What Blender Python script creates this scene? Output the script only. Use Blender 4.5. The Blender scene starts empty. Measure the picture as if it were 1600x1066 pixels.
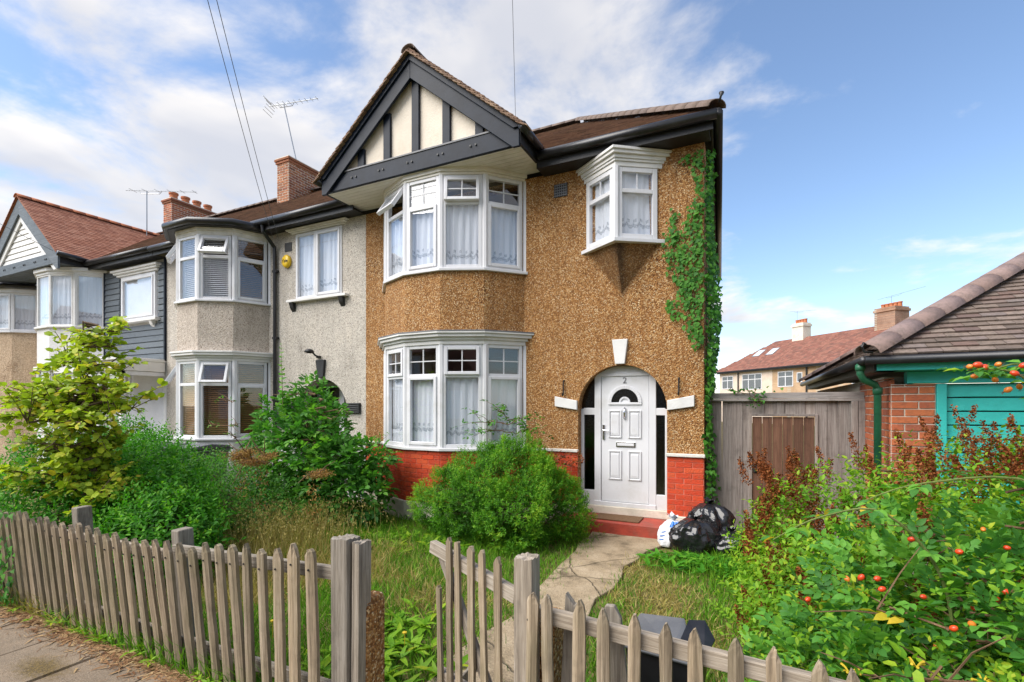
import bpy, math, random
import numpy as np
from mathutils import Vector, Matrix
random.seed(7); RNG = np.random.default_rng(11)
R = math.radians
SC = bpy.context.scene; COL = SC.collection

# ------------------------------------------------------------------ camera, sky, sun, exposure
YAW = R(25.9)
cam = bpy.data.cameras.new('camera'); camo = bpy.data.objects.new('camera', cam); COL.objects.link(camo)
cam.sensor_width = 36; cam.lens = 771 / 1600 * 36; cam.shift_y = 0.0625; cam.clip_start = .05; cam.clip_end = 3000
camo.location = (0, -7.2, 1.82); camo.rotation_euler = (R(90), 0, YAW); SC.camera = camo
SKY_OFF = (3.0, 1.0, .35)
SUN_EL, SUN_AZ = R(48), R(-138)      # azimuth measured from +Y towards +X
sun = bpy.data.lights.new('sun', 'SUN'); suno = bpy.data.objects.new('sun', sun); COL.objects.link(suno)
sun.energy = 3.0; sun.angle = R(55); sun.color = (1, .95, .88)
sd = Vector((math.sin(SUN_AZ) * math.cos(SUN_EL), math.cos(SUN_AZ) * math.cos(SUN_EL), math.sin(SUN_EL)))
suno.rotation_euler = sd.to_track_quat('Z', 'Y').to_euler()
SC.view_settings.view_transform = 'Standard'; SC.view_settings.look = 'None'
SC.view_settings.exposure = 1.1; SC.view_settings.gamma = 1; SC.view_settings.use_curve_mapping = False
SC.cycles.max_bounces = 6; SC.cycles.transparent_max_bounces = 8
SC.cycles.use_denoising = True

def world():
    w = bpy.data.worlds.new('World'); SC.world = w; w.use_nodes = True
    nt = w.node_tree; N = nt.nodes; L = nt.links; N.clear()
    def n(t, **k):
        o = N.new(t)
        for a, b in k.items(): setattr(o, a, b)
        return o
    def mth(op, a, b=None, clamp=False):
        m = n('ShaderNodeMath', operation=op, use_clamp=clamp)
        for i, x in enumerate((a, b)):
            if x is None: continue
            if isinstance(x, (int, float)): m.inputs[i].default_value = x
            else: L.new(x, m.inputs[i])
        return m.outputs[0]
    sky = n('ShaderNodeTexSky', sky_type='NISHITA', sun_disc=False, sun_elevation=SUN_EL, sun_rotation=SUN_AZ,
            altitude=0, air_density=1.0, dust_density=.6, ozone_density=2.2)
    tc = n('ShaderNodeTexCoord'); sep = n('ShaderNodeSeparateXYZ'); L.new(tc.outputs['Generated'], sep.inputs[0])
    X, Y, Z = sep.outputs
    zz = mth('ADD', mth('MAXIMUM', Z, 0.0), .16)
    cmb = n('ShaderNodeCombineXYZ'); L.new(mth('DIVIDE', X, zz), cmb.inputs[0]); L.new(mth('DIVIDE', Y, zz), cmb.inputs[1]); cmb.inputs[2].default_value = 0.35
    off = n('ShaderNodeVectorMath', operation='ADD'); L.new(cmb.outputs[0], off.inputs[0]); off.inputs[1].default_value = SKY_OFF
    def noi(scale, detail, rough=.5, dist=0., vec=None):
        o = n('ShaderNodeTexNoise'); o.inputs['Scale'].default_value = scale; o.inputs['Detail'].default_value = detail; o.inputs['Roughness'].default_value = rough; o.inputs['Distortion'].default_value = dist
        L.new(vec or off.outputs[0], o.inputs['Vector']); return o.outputs[0]
    def mrange(v, a, b, smooth=True):
        o = n('ShaderNodeMapRange', interpolation_type='SMOOTHSTEP' if smooth else 'LINEAR'); o.inputs['From Min'].default_value = a; o.inputs['From Max'].default_value = b; L.new(v, o.inputs['Value']); return o.outputs[0]
    d = mth('ADD', mth('MULTIPLY', noi(1.9, 9, .58, .2), .75), mth('MULTIPLY', noi(.42, 1), .55))
    cov = mrange(d, .63, .79)
    # light from above: compare the density here with the density a little further up
    up = n('ShaderNodeVectorMath', operation='SCALE'); L.new(cmb.outputs[0], up.inputs[0]); up.inputs['Scale'].default_value = .93
    off2 = n('ShaderNodeVectorMath', operation='ADD'); L.new(up.outputs[0], off2.inputs[0]); off2.inputs[1].default_value = SKY_OFF
    shade = mrange(mth('ADD', mth('MULTIPLY', noi(1.9, 4, .5, .2, off2.outputs[0]), .75), mth('MULTIPLY', noi(.42, 1, vec=off2.outputs[0]), .55)), .58, .86)
    cc = n('ShaderNodeValToRGB'); cc.color_ramp.elements[0].color = (5.0, 4.75, 4.45, 1); cc.color_ramp.elements[1].color = (3.1, 3.15, 3.4, 1); L.new(shade, cc.inputs[0])
    hz = n('ShaderNodeMapRange'); hz.inputs['From Min'].default_value = 0; hz.inputs['From Max'].default_value = .12; L.new(Z, hz.inputs['Value'])
    sat = n('ShaderNodeHueSaturation'); sat.inputs['Saturation'].default_value = 1.0; L.new(sky.outputs[0], sat.inputs['Color'])
    mx = n('ShaderNodeMix', data_type='RGBA'); L.new(mth('MULTIPLY', mth('MULTIPLY', cov, hz.outputs[0]), .92), mx.inputs[0])
    L.new(sat.outputs[0], mx.inputs[6]); L.new(cc.outputs[0], mx.inputs[7])
    bg = n('ShaderNodeBackground'); bg.inputs[1].default_value = .112; L.new(mx.outputs[2], bg.inputs[0])
    out = n('ShaderNodeOutputWorld'); L.new(bg.outputs[0], out.inputs[0])
world()

# ------------------------------------------------------------------ materials
MATS = {}
class NT:
    def __init__(s, name):
        s.m = bpy.data.materials.new(name); s.m.use_nodes = True; s.t = s.m.node_tree; s.t.nodes.clear()
        s.out = s.t.nodes.new('ShaderNodeOutputMaterial'); s.L = s.t.links
    def n(s, t, ins=None, **k):
        o = s.t.nodes.new(t)
        for a, b in k.items(): setattr(o, a, b)
        for a, b in (ins or {}).items():
            if hasattr(b, 'is_output') or isinstance(b, bpy.types.NodeSocket): s.L.new(b, o.inputs[a])
            else: o.inputs[a].default_value = b
        return o
    def coord(s, kind='Object', scale=(1, 1, 1), rnd=False):
        tc = s.n('ShaderNodeTexCoord'); v = tc.outputs[kind]
        if kind == 'World': v = s.n('ShaderNodeNewGeometry').outputs['Position']
        mp = s.n('ShaderNodeMapping', {'Vector': v, 'Scale': scale})
        if rnd:
            oi = s.n('ShaderNodeObjectInfo'); mu = s.n('ShaderNodeMath', {0: oi.outputs['Random'], 1: 37.0}, operation='MULTIPLY')
            s.L.new(mu.outputs[0], mp.inputs['Location'])
        return mp.outputs[0]
    def pos(s, scale=(1, 1, 1)):
        g = s.n('ShaderNodeNewGeometry')
        return s.n('ShaderNodeMapping', {'Vector': g.outputs['Position'], 'Scale': scale}).outputs[0]
    def noise(s, vec, scale, detail=4, rough=.55, dist=0):
        return s.n('ShaderNodeTexNoise', {'Vector': vec, 'Scale': scale, 'Detail': detail, 'Roughness': rough, 'Distortion': dist}).outputs[0]
    def ramp(s, fac, stops, interp='LINEAR'):
        r = s.n('ShaderNodeValToRGB', {0: fac}); e = r.color_ramp.elements; r.color_ramp.interpolation = interp
        while len(e) < len(stops): e.new(.5)
        for i, (p, c) in enumerate(stops): e[i].position = p; e[i].color = (*c, 1) if len(c) == 3 else c
        return r.outputs[0]
    def mix(s, f, a, b, blend='MIX'):
        m = s.n('ShaderNodeMix', data_type='RGBA', blend_type=blend)
        for i, x in ((0, f), (6, a), (7, b)):
            if isinstance(x, bpy.types.NodeSocket): s.L.new(x, m.inputs[i])
            elif i == 0: m.inputs[0].default_value = x
            else: m.inputs[i].default_value = (*x, 1)
        return m.outputs[2]
    def math(s, op, a, b=0.):
        return s.n('ShaderNodeMath', {0: a, 1: b}, operation=op).outputs[0]
    def bump(s, h, dist=.01, strength=1.):
        return s.n('ShaderNodeBump', {'Height': h, 'Distance': dist, 'Strength': strength}).outputs[0]
    def bsdf(s, col, rough=.6, normal=None, spec=.5, **k):
        b = s.n('ShaderNodeBsdfPrincipled')
        for i, x in (('Base Color', col), ('Roughness', rough), ('Specular IOR Level', spec), *k.items()):
            if isinstance(x, bpy.types.NodeSocket): s.L.new(x, b.inputs[i])
            elif isinstance(x, tuple) and len(x) == 3: b.inputs[i].default_value = (*x, 1)
            else: b.inputs[i].default_value = x
        if normal is not None: s.L.new(normal, b.inputs['Normal'])
        return b.outputs[0]
    def done(s, sh): s.L.new(sh, s.out.inputs[0]); MATS[s.m.name] = s.m; return s.m

def M(n): return MATS[n]
def sc(c, k): return tuple(min(1, x * k) for x in c)

def m_plain(name, col, rough=.5, var=.12, nscale=3., bump=0., bscale=60., spec=.5, dirt=None, metallic=0.):
    t = NT(name); v = t.pos()
    c = t.ramp(t.noise(v, nscale, 5), [(.3, sc(col, 1 - var)), (.7, sc(col, 1 + var))])
    if dirt:
        c = t.mix(t.ramp(t.noise(v, 1.7, 8, .7), [(.52, (0, 0, 0)), (.75, (dirt[3],) * 3)]), c, dirt[:3])
    nm = t.bump(t.noise(v, bscale, 5), bump) if bump else None
    return t.done(t.bsdf(c, rough, nm, spec, Metallic=metallic))

def m_pebble(name, stops, scale, bump=.012, stain=None):
    t = NT(name); v = t.pos()
    wv = t.n('ShaderNodeMix', {0: .018, 4: v, 5: t.n('ShaderNodeTexNoise', {'Vector': v, 'Scale': 30.}).outputs[1]}, data_type='VECTOR').outputs[1]
    vo = t.n('ShaderNodeTexVoronoi', {'Vector': wv, 'Scale': scale, 'Randomness': 1.})
    sepc = t.n('ShaderNodeSeparateColor', {0: vo.outputs['Color']})
    c = t.ramp(sepc.outputs[0], stops)
    c2 = t.mix(t.ramp(vo.outputs['Distance'], [(.35, (0, 0, 0)), (.75, (.55,) * 3)]), c, sc(stops[0][1], .8))
    pat = t.ramp(t.noise(v, 1.1, 6, .62), [(.3, (.74, .72, .70)), (.5, (1, 1, 1)), (.72, (1.16, 1.13, 1.08))])
    c3 = t.mix(1., c2, pat, 'MULTIPLY')
    sv = t.pos((9., 9., .55)); c3 = t.mix(t.ramp(t.noise(sv, 1., 5, .6), [(.5, (0, 0, 0)), (.78, (.5,) * 3)]), c3, sc(stops[0][1], 1.4))
    c3 = t.mix(t.ramp(t.noise(v, .55, 4, .6), [(.35, (0, 0, 0)), (.42, (.30,) * 3), (.58, (.30,) * 3), (.66, (0, 0, 0))]), c3, sc(stops[2][1], 1.12))
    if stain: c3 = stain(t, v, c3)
    h = t.math('SUBTRACT', 1., vo.outputs['Distance'])
    return t.done(t.bsdf(c3, .85, t.bump(h, bump), .3))

def oriel_stain_shade(t, v, c):
    # rain-washed dirt running down below the corner window, plus overhang shade painted in
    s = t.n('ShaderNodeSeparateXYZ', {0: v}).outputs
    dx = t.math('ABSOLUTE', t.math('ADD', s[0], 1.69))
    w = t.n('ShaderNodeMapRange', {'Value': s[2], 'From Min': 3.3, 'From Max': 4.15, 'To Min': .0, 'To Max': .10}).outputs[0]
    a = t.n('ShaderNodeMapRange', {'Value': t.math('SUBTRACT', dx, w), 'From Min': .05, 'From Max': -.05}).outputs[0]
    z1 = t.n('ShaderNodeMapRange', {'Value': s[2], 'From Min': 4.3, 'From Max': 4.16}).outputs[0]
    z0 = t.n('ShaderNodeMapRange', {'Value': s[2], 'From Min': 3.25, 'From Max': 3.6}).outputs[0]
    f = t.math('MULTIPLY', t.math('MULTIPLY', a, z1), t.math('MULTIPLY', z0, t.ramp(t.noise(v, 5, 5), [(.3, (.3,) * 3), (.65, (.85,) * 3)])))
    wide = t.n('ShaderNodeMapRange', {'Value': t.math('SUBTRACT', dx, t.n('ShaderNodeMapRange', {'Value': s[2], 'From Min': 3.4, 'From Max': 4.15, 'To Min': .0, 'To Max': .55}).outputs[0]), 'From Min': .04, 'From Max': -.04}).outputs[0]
    f2 = t.math('MULTIPLY', t.math('MULTIPLY', wide, z1), t.ramp(t.noise(v, 3, 5), [(.3, (.25,) * 3), (.65, (.6,) * 3)]))  # broad V: dirt and the overhang's shade, both put into the wall colour
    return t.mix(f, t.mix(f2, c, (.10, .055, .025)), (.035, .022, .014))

m_pebble('pebble_brown', [(0, (.05, .018, .007)), (.2, (.18, .072, .022)), (.46, (.40, .185, .058)), (.7, (.56, .31, .11)), (.87, (.72, .50, .25)), (1, (.86, .73, .50))], 74, stain=oriel_stain_shade)
m_pebble('pebble_grey', [(0, (.12, .10, .085)), (.10, (.34, .30, .25)), (.3, (.58, .53, .46)), (.8, (.69, .64, .57)), (1, (.80, .76, .70))], 64)
m_pebble('pebble_pink', [(0, (.14, .10, .075)), (.12, (.38, .31, .24)), (.35, (.60, .52, .44)), (.8, (.69, .61, .53)), (1, (.78, .71, .62))], 64)
m_pebble('pebble_tan', [(0, (.30, .2, .12)), (.5, (.50, .36, .24)), (1, (.62, .48, .34))], 40)
m_plain('upvc', (.66, .66, .68), .34, .05, 2.5, dirt=(.40, .38, .33, .5))
m_plain('white_paint', (.68, .67, .65), .55, .07, 3., .004, 40, dirt=(.40, .36, .30, .5))
m_plain('old_white', (.66, .63, .57), .6, .12, 9., .005, 60, dirt=(.25, .22, .18, .8))
m_plain('white_stucco', (.68, .67, .66), .8, .05, 3., .012, 45, dirt=(.5, .48, .45, .4))
m_plain('cream_stucco', (.72, .64, .53), .8, .06, 3., .006, 40, dirt=(.5, .40, .28, .5))
m_plain('soffit_white', (.70, .67, .60), .5, .05, 3., dirt=(.42, .37, .29, .5))
m_plain('navy_paint', (.010, .015, .026), .45, .25, 5., .0008, 14, spec=.18, dirt=(.024, .03, .042, .6))
m_plain('black_plastic', (.012, .012, .014), .35, .3, 6., dirt=(.06, .06, .06, .5))
m_plain('black_paint', (.012, .012, .013), .5, .3, 9., .004, 60)
m_plain('mortar', (.60, .53, .44), .9, .15, 8., .006, 90)
m_plain('red_mortar', (.52, .14, .09), .6, .12, 8., .004, 90, dirt=(.5, .24, .18, .3))
m_plain('plinth_cream', (.66, .60, .50), .75, .08, 3., .006, 30, dirt=(.33, .28, .22, .6))
m_plain('red_step', (.34, .045, .025), .6, .25, 6., .006, 40, dirt=(.18, .09, .06, .85))
m_plain('lead', (.17, .17, .18), .6, .2, 4., .004, 20)
m_plain('terracotta', (.42, .14, .06), .8, .2, 8., .004, 50)
def m_path():
    t = NT('path_concrete'); v = t.pos()
    c = t.ramp(t.noise(v, 3.2, 9, .7), [(.3, (.13, .10, .065)), (.48, (.33, .255, .165)), (.7, (.45, .36, .25))])
    c = t.mix(t.ramp(t.noise(v, 90, 3), [(.35, (.5,) * 3), (.5, (0, 0, 0))]), c, (.10, .08, .055))
    wv = t.n('ShaderNodeMix', {0: .12, 4: v, 5: t.n('ShaderNodeTexNoise', {'Vector': v, 'Scale': 4., 'Detail': 6.}).outputs[1]}, data_type='VECTOR').outputs[1]
    vo = t.n('ShaderNodeTexVoronoi', {'Vector': wv, 'Scale': .85}, feature='DISTANCE_TO_EDGE').outputs['Distance']
    cr = t.n('ShaderNodeMapRange', {'Value': vo, 'From Min': .010, 'From Max': .003}).outputs[0]
    c = t.mix(t.math('MULTIPLY', cr, .55), c, (.06, .05, .03))
    return t.done(t.bsdf(c, .93, t.bump(t.math('SUBTRACT', t.noise(v, 60, 5), cr), .012), .2))
m_path()
m_plain('concrete', (.36, .295, .215), .9, .2, 2.6, .012, 60, dirt=(.17, .135, .08, .85))
m_plain('interior', (.16, .14, .12), .9, .1)
m_plain('dark_interior', (.04, .035, .03), .9, .1)
m_plain('yellow_plastic', (.80, .52, .02), .35, .06)
m_plain('alu', (.32, .33, .34), .35, .1, metallic=.8)
m_plain('cable', (.10, .10, .11), .6, .1)
m_plain('chrome', (.7, .7, .72), .18, .05, metallic=1.)
m_plain('turquoise', (.035, .44, .40), .5, .12, 3., .004, 25, dirt=(.03, .24, .22, .6))
m_plain('green_paint', (.02, .12, .06), .45, .2, 6., .003, 40, dirt=(.05, .10, .06, .6))
m_plain('bin_grey', (.10, .105, .115), .45, .12, 5., .002, 60, dirt=(.2, .19, .17, .5))
m_plain('coir', (.16, .085, .04), .95, .25, 40., .012, 160)
m_plain('pink_render', (.62, .50, .40), .85, .07, 2., dirt=(.4, .32, .26, .5))
m_plain('bag_white', (.72, .74, .78), .35, .08, 6., dirt=(.5, .5, .5, .3))
m_plain('bag_blue', (.02, .17, .62), .35, .2, 6.)

def m_brick(name, cols, rough=.8, dirt=(.1, .06, .05), damt=.6, bump=.006):
    t = NT(name); oi = t.n('ShaderNodeObjectInfo'); v = t.pos()
    c = t.ramp(oi.outputs['Random'], [(i / (len(cols) - 1), c) for i, c in enumerate(cols)])
    nz = t.noise(v, 22, 6, .65)
    c = t.mix(t.ramp(nz, [(.45, (0, 0, 0)), (.8, (damt,) * 3)]), c, dirt)
    return t.done(t.bsdf(c, rough, t.bump(t.noise(v, 70, 5), bump), .35))
m_brick('brick_painted', [(.46, .040, .012), (.62, .065, .016), (.56, .050, .014), (.50, .055, .018), (.66, .095, .026)], .6, (.30, .085, .045), .8, .010)
m_brick('brick_orange', [(.22, .075, .04), (.42, .11, .045), (.50, .15, .055), (.30, .09, .05), (.46, .12, .05)], .85, (.13, .06, .045), .6)
m_brick('brick_stock', [(.20, .085, .05), (.34, .13, .06), (.42, .18, .09), (.26, .09, .055)], .9, (.07, .045, .035), .6)
m_brick('tile_garage', [(.105, .08, .068), (.165, .125, .10), (.22, .17, .14), (.13, .085, .075), (.19, .155, .14), (.15, .09, .07)], .85, (.06, .05, .04), .8)
m_brick('ridge_tile', [(.22, .15, .13), (.27, .19, .17), (.19, .14, .135)], .8, (.11, .09, .075), .8)
m_brick('ridge_dark', [(.14, .10, .08), (.18, .13, .105), (.12, .09, .08)], .85, (.08, .07, .05), .8)
m_brick('verge_tile', [(.10, .06, .04), (.22, .13, .08), (.30, .20, .13), (.15, .085, .055)], .85, (.07, .05, .04), .7)


def m_tiles(name, cols, moss=(.10, .09, .04), mamt=.4):
    t = NT(name); v = t.pos(); at = t.n('ShaderNodeAttribute', attribute_name='rnd')
    c = t.ramp(at.outputs['Fac'], [(i / (len(cols) - 1), c) for i, c in enumerate(cols)])
    c = t.mix(t.ramp(t.noise(v, 2.5, 8, .7), [(.5, (0, 0, 0)), (.72, (mamt,) * 3)]), c, moss)
    return t.done(t.bsdf(c, .85, t.bump(t.noise(v, 60, 4), .004), .3))
m_tiles('tiles_brown', [(.10, .06, .042), (.17, .095, .06), (.22, .13, .085), (.13, .075, .055)])
m_tiles('tiles_red', [(.26, .10, .06), (.36, .15, .09), (.42, .20, .13), (.30, .12, .075)], (.20, .09, .06), .5)
m_tiles('tiles_far', [(.17, .07, .05), (.22, .09, .065), (.26, .115, .08), (.15, .07, .055)], (.10, .065, .045), .8)

def m_wood(name, cols, axis=2, rough=.85, green=0.):
    t = NT(name)
    s = [60, 60, 60]; s[axis] = 2.2
    v = t.coord('Object', tuple(s), rnd=True)
    g = t.math('ADD', t.math('MULTIPLY', t.noise(v, 1.6, 8, .7, .5), .65), t.math('MULTIPLY', t.noise(v, .35, 4, .6, .3), .35))
    c = t.ramp(g, [(.34, cols[0]), (.5, cols[1]), (.66, cols[2])])
    oi = t.n('ShaderNodeObjectInfo'); k = t.ramp(oi.outputs['Random'], [(0, (.78,) * 3), (.5, (1, 1, 1)), (1, (1.18, 1.14, 1.1))])
    c = t.mix(1., c, k, 'MULTIPLY')
    p = t.pos()
    c = t.mix(t.ramp(t.noise(p, 7, 5, .6), [(.55, (0, 0, 0)), (.8, (.5,) * 3)]), c, sc(cols[0], .55))
    if green: c = t.mix(t.ramp(t.noise(p, 3, 5, .6), [(.45, (0, 0, 0)), (.75, (green,) * 3)]), c, (.12, .125, .05))
    return t.done(t.bsdf(c, rough, t.bump(g, .006), .25))
m_wood('wood_picket', [(.11, .085, .058), (.28, .22, .15), (.44, .365, .27)], green=.35)
m_wood('wood_post', [(.12, .10, .08), (.27, .235, .19), (.42, .38, .33)])
m_wood('wood_rail', [(.13, .105, .08), (.29, .25, .20), (.44, .40, .34)], axis=0)
m_wood('wood_board', [(.13, .105, .095), (.25, .215, .195), (.36, .325, .30)])
m_wood('wood_board_h', [(.16, .14, .13), (.29, .265, .25), (.40, .37, .35)], axis=0)
m_wood('wood_gate', [(.065, .035, .025), (.13, .066, .042), (.19, .10, .065)])
m_wood('clad_slate', [(.055, .068, .082), (.10, .12, .14), (.16, .185, .21)], axis=0, rough=.6)
m_wood('bark', [(.06, .04, .025), (.13, .085, .05), (.2, .14, .09)])
m_wood('twig', [(.09, .05, .03), (.17, .10, .055), (.24, .15, .09)])
m_wood('stem_green', [(.06, .09, .02), (.12, .16, .04), (.18, .2, .07)])
m_wood('blind_wood', [(.20, .09, .035), (.30, .15, .06), (.38, .21, .09)], axis=0, rough=.5)
m_wood('blind_pale', [(.55, .53, .50), (.66, .64, .61), (.72, .70, .68)], axis=0, rough=.5)

def m_glass(name, tint=(.97, .98, 1.), rough=.0, ripple=0., trans=1.0, refl=.055):
    t = NT(name)
    nm = None
    if ripple: nm = t.bump(t.noise(t.pos(), 24, 3), ripple)
    gl = t.n('ShaderNodeBsdfGlossy', {'Color': (1, 1, 1, 1), 'Roughness': rough})
    tr = t.n('ShaderNodeBsdfTransparent', {'Color': (*sc(tint, trans), 1)})
    fr = t.n('ShaderNodeLayerWeight', {'Blend': .5})     # Facing: 1 - |cos|, the same from both sides of the pane
    if nm: t.L.new(nm, gl.inputs['Normal']); t.L.new(nm, fr.inputs['Normal'])
    f = t.math('ADD', t.math('MULTIPLY', t.math('POWER', fr.outputs['Facing'], 4.0), .9), refl)
    mx = t.n('ShaderNodeMixShader', {0: f, 1: tr.outputs[0], 2: gl.outputs[0]})
    return t.done(mx.outputs[0])
m_glass('glass'); m_glass('glass_obscure', (.5, .52, .54), .06, .003, .9)

def m_curtain():
    t = NT('net_curtain'); uv = t.n('ShaderNodeUVMap').outputs[0]
    s = t.n('ShaderNodeSeparateXYZ', {0: uv}).outputs
    sc1 = t.math('MULTIPLY', t.math('ABSOLUTE', t.math('SINE', t.math('MULTIPLY', s[0], 34.))), .035)
    d = t.math('ABSOLUTE', t.math('SUBTRACT', t.math('ADD', s[1], sc1), .22))
    band = t.n('ShaderNodeMapRange', {'Value': d, 'From Min': .034, 'From Max': .018}).outputs[0]
    d2 = t.math('ABSOLUTE', t.math('SUBTRACT', s[1], .27))
    dots = t.math('MULTIPLY', t.n('ShaderNodeMapRange', {'Value': d2, 'From Min': .03, 'From Max': .015}).outputs[0],
                  t.math('GREATER_THAN', t.math('SINE', t.math('MULTIPLY', s[0], 68.)), .2))
    f = t.math('MAXIMUM', band, dots)
    nz = t.n('ShaderNodeTexNoise', {'Vector': uv, 'Scale': 55., 'Detail': 3.}).outputs[0]
    f2 = t.math('MULTIPLY', f, t.ramp(nz, [(.4, (.25,) * 3), (.6, (1,) * 3)]))
    c = t.mix(f2, (.86, .88, .90), (.36, .40, .44))
    df = t.n('ShaderNodeBsdfDiffuse', {'Color': c}); tl = t.n('ShaderNodeBsdfTranslucent', {'Color': c})
    a = t.n('ShaderNodeMixShader', {0: .12, 1: df.outputs[0], 2: tl.outputs[0]})
    tr = t.n('ShaderNodeBsdfTransparent')
    b = t.n('ShaderNodeMixShader', {0: .10, 1: a.outputs[0], 2: tr.outputs[0]})
    return t.done(b.outputs[0])
m_curtain()

def m_leaf(name, cols, trans=.42, rough=.55, spec=.28):
    t = NT(name); at = t.n('ShaderNodeAttribute', attribute_name='rnd').outputs['Fac']
    c = t.ramp(at, [(i / (len(cols) - 1), c) for i, c in enumerate(cols)])
    c = t.mix(t.ramp(t.noise(t.pos(), 60, 3), [(.4, (0, 0, 0)), (.8, (.35,) * 3)]), c, sc(cols[0], .8))
    p = t.bsdf(c, rough, None, spec)
    tl = t.n('ShaderNodeBsdfTranslucent', {'Color': t.mix(1., c, (1.0, 1.15, .5), 'MULTIPLY')})
    return t.done(t.n('ShaderNodeMixShader', {0: trans, 1: p, 2: tl.outputs[0]}).outputs[0])
m_leaf('leaf_lime', [(.17, .26, .016), (.32, .44, .026), (.44, .54, .04), (.58, .60, .05), (.72, .56, .05)])
m_leaf('leaf_privet', [(.022, .10, .010), (.05, .22, .014), (.095, .34, .02), (.20, .44, .03)])
m_leaf('leaf_elder', [(.03, .11, .022), (.065, .22, .03), (.11, .32, .04), (.20, .42, .05)])
m_leaf('leaf_hebe', [(.03, .11, .008), (.06, .20, .010), (.10, .30, .012), (.15, .38, .016), (.26, .43, .02)])
m_leaf('leaf_rose', [(.04, .15, .03), (.08, .25, .04), (.13, .36, .045), (.21, .45, .05)])
m_leaf('leaf_fresh', [(.07, .20, .012), (.14, .33, .016), (.25, .44, .022), (.42, .49, .03)])
m_leaf('leaf_yellow', [(0.460, 0.391, 0.023), (0.632, 0.483, 0.034), (0.713, 0.460, 0.046)])
m_leaf('leaf_ivy', [(.02, .09, .014), (.045, .18, .02), (.085, .28, .03), (.14, .36, .045)])
m_leaf('seed_brown', [(.09, .024, .008), (.19, .052, .016), (.29, .09, .03), (.36, .14, .05)], .2, .9, .1)
m_leaf('dry_stalk', [(.30, .15, .05), (.42, .24, .08), (.48, .32, .13), (.36, .13, .03)], .2, .9, .1)
m_leaf('grass_green', [(.045, .14, .008), (.085, .24, .012), (.14, .33, .016), (.22, .40, .03)], .3, .6, .2)
m_leaf('grass_dry', [(0.253, 0.196, 0.057), (0.414, 0.322, 0.103), (0.529, 0.437, 0.184), (0.230, 0.230, 0.052)], .3, .8, .1)
m_leaf('petal_yellow', [(.75, .55, .05), (.80, .66, .18)], .3)
m_plain('hip_red', (.62, .055, .012), .28, .25, 20.)
m_plain('hip_orange', (.70, .20, .025), .32, .25, 20.)

def m_ground():
    t = NT('soil'); v = t.pos()
    c = t.ramp(t.noise(v, 1.6, 8, .65), [(.3, (.11, .08, .04)), (.5, (.20, .16, .065)), (.7, (.27, .21, .10))])
    c = t.mix(t.ramp(t.noise(v, 28, 5), [(.4, (0, 0, 0)), (.7, (.7,) * 3)]), c, (.07, .075, .022))
    return t.done(t.bsdf(c, .95, t.bump(t.noise(v, 35, 6), .03), .1))
m_ground()
def m_slab():
    # paving: gritty concrete with a moss stain on one slab
    t = NT('slab'); oi = t.n('ShaderNodeObjectInfo'); v = t.pos()
    c = t.ramp(oi.outputs['Random'], [(0, (.21, .158, .11)), (.5, (.245, .187, .13)), (1, (.19, .148, .105))])
    c = t.mix(t.ramp(t.noise(v, 120, 3), [(.35, (.55,) * 3), (.5, (0, 0, 0))]), c, (.08, .065, .05)); c = t.mix(t.ramp(t.noise(v, 150, 2), [(.6, (0, 0, 0)), (.72, (.6,) * 3)]), c, (.40, .35, .28))
    c = t.mix(t.ramp(t.noise(v, 2.2, 7, .65), [(.45, (0, 0, 0)), (.72, (.55,) * 3)]), c, (.10, .085, .065))
    d = t.n('ShaderNodeVectorMath', {0: t.n('ShaderNodeVectorMath', {0: v, 1: (-4.42, -5.55, 0)}, operation='SUBTRACT').outputs[0], 1: (3.2, 6.5, 0)}, operation='MULTIPLY'); l = t.n('ShaderNodeVectorMath', {0: d.outputs[0]}, operation='LENGTH').outputs['Value']
    f = t.n('ShaderNodeMapRange', {'Value': t.math('ADD', l, t.math('MULTIPLY', t.noise(v, 26, 8, .8), 2.2)), 'From Min': 2.1, 'From Max': 1.4}).outputs[0]
    c = t.mix(t.math('MULTIPLY', f, .8), c, t.ramp(t.noise(v, 90, 3), [(.4, (.045, .03, .008)), (.6, (.15, .10, .02))]))
    return t.done(t.bsdf(c, .92, t.bump(t.noise(v, 130, 4), .006), .25))
m_slab()
def m_brick_print(name, c1, c2, mo):
    t = NT(name); tc = t.n('ShaderNodeTexCoord').outputs['Object']; sp = t.n('ShaderNodeSeparateXYZ', {0: tc}).outputs
    v = t.n('ShaderNodeCombineXYZ', {0: t.math('ADD', sp[0], sp[1]), 1: sp[2]}).outputs[0]
    b = t.n('ShaderNodeTexBrick', {'Vector': v, 'Color1': (*c1, 1), 'Color2': (*c2, 1), 'Mortar': (*mo, 1), 'Scale': 1., 'Mortar Size': .012, 'Brick Width': .225, 'Row Height': .075})
    c = t.mix(t.ramp(t.noise(t.pos(), 1.3, 6), [(.4, (0, 0, 0)), (.75, (.5,) * 3)]), b.outputs[0], sc(c1, .5))
    return t.done(t.bsdf(c, .9, None, .2))
m_brick_print('far_brickwork', (.42, .24, .12), (.50, .31, .17), (.50, .44, .34)); m_brick_print('far_stock', (.20, .085, .05), (.34, .15, .08), (.46, .40, .32))
def m_bag():
    t = NT('bag_black'); v = t.coord('Object')
    h = t.n('ShaderNodeTexNoise', {'Vector': v, 'Scale': 4.2, 'Detail': 2.5, 'Roughness': .45, 'Distortion': 2.2}).outputs[0]
    return t.done(t.bsdf((.014, .014, .016), .15, t.bump(h, .022), .6))
m_bag()
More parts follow.
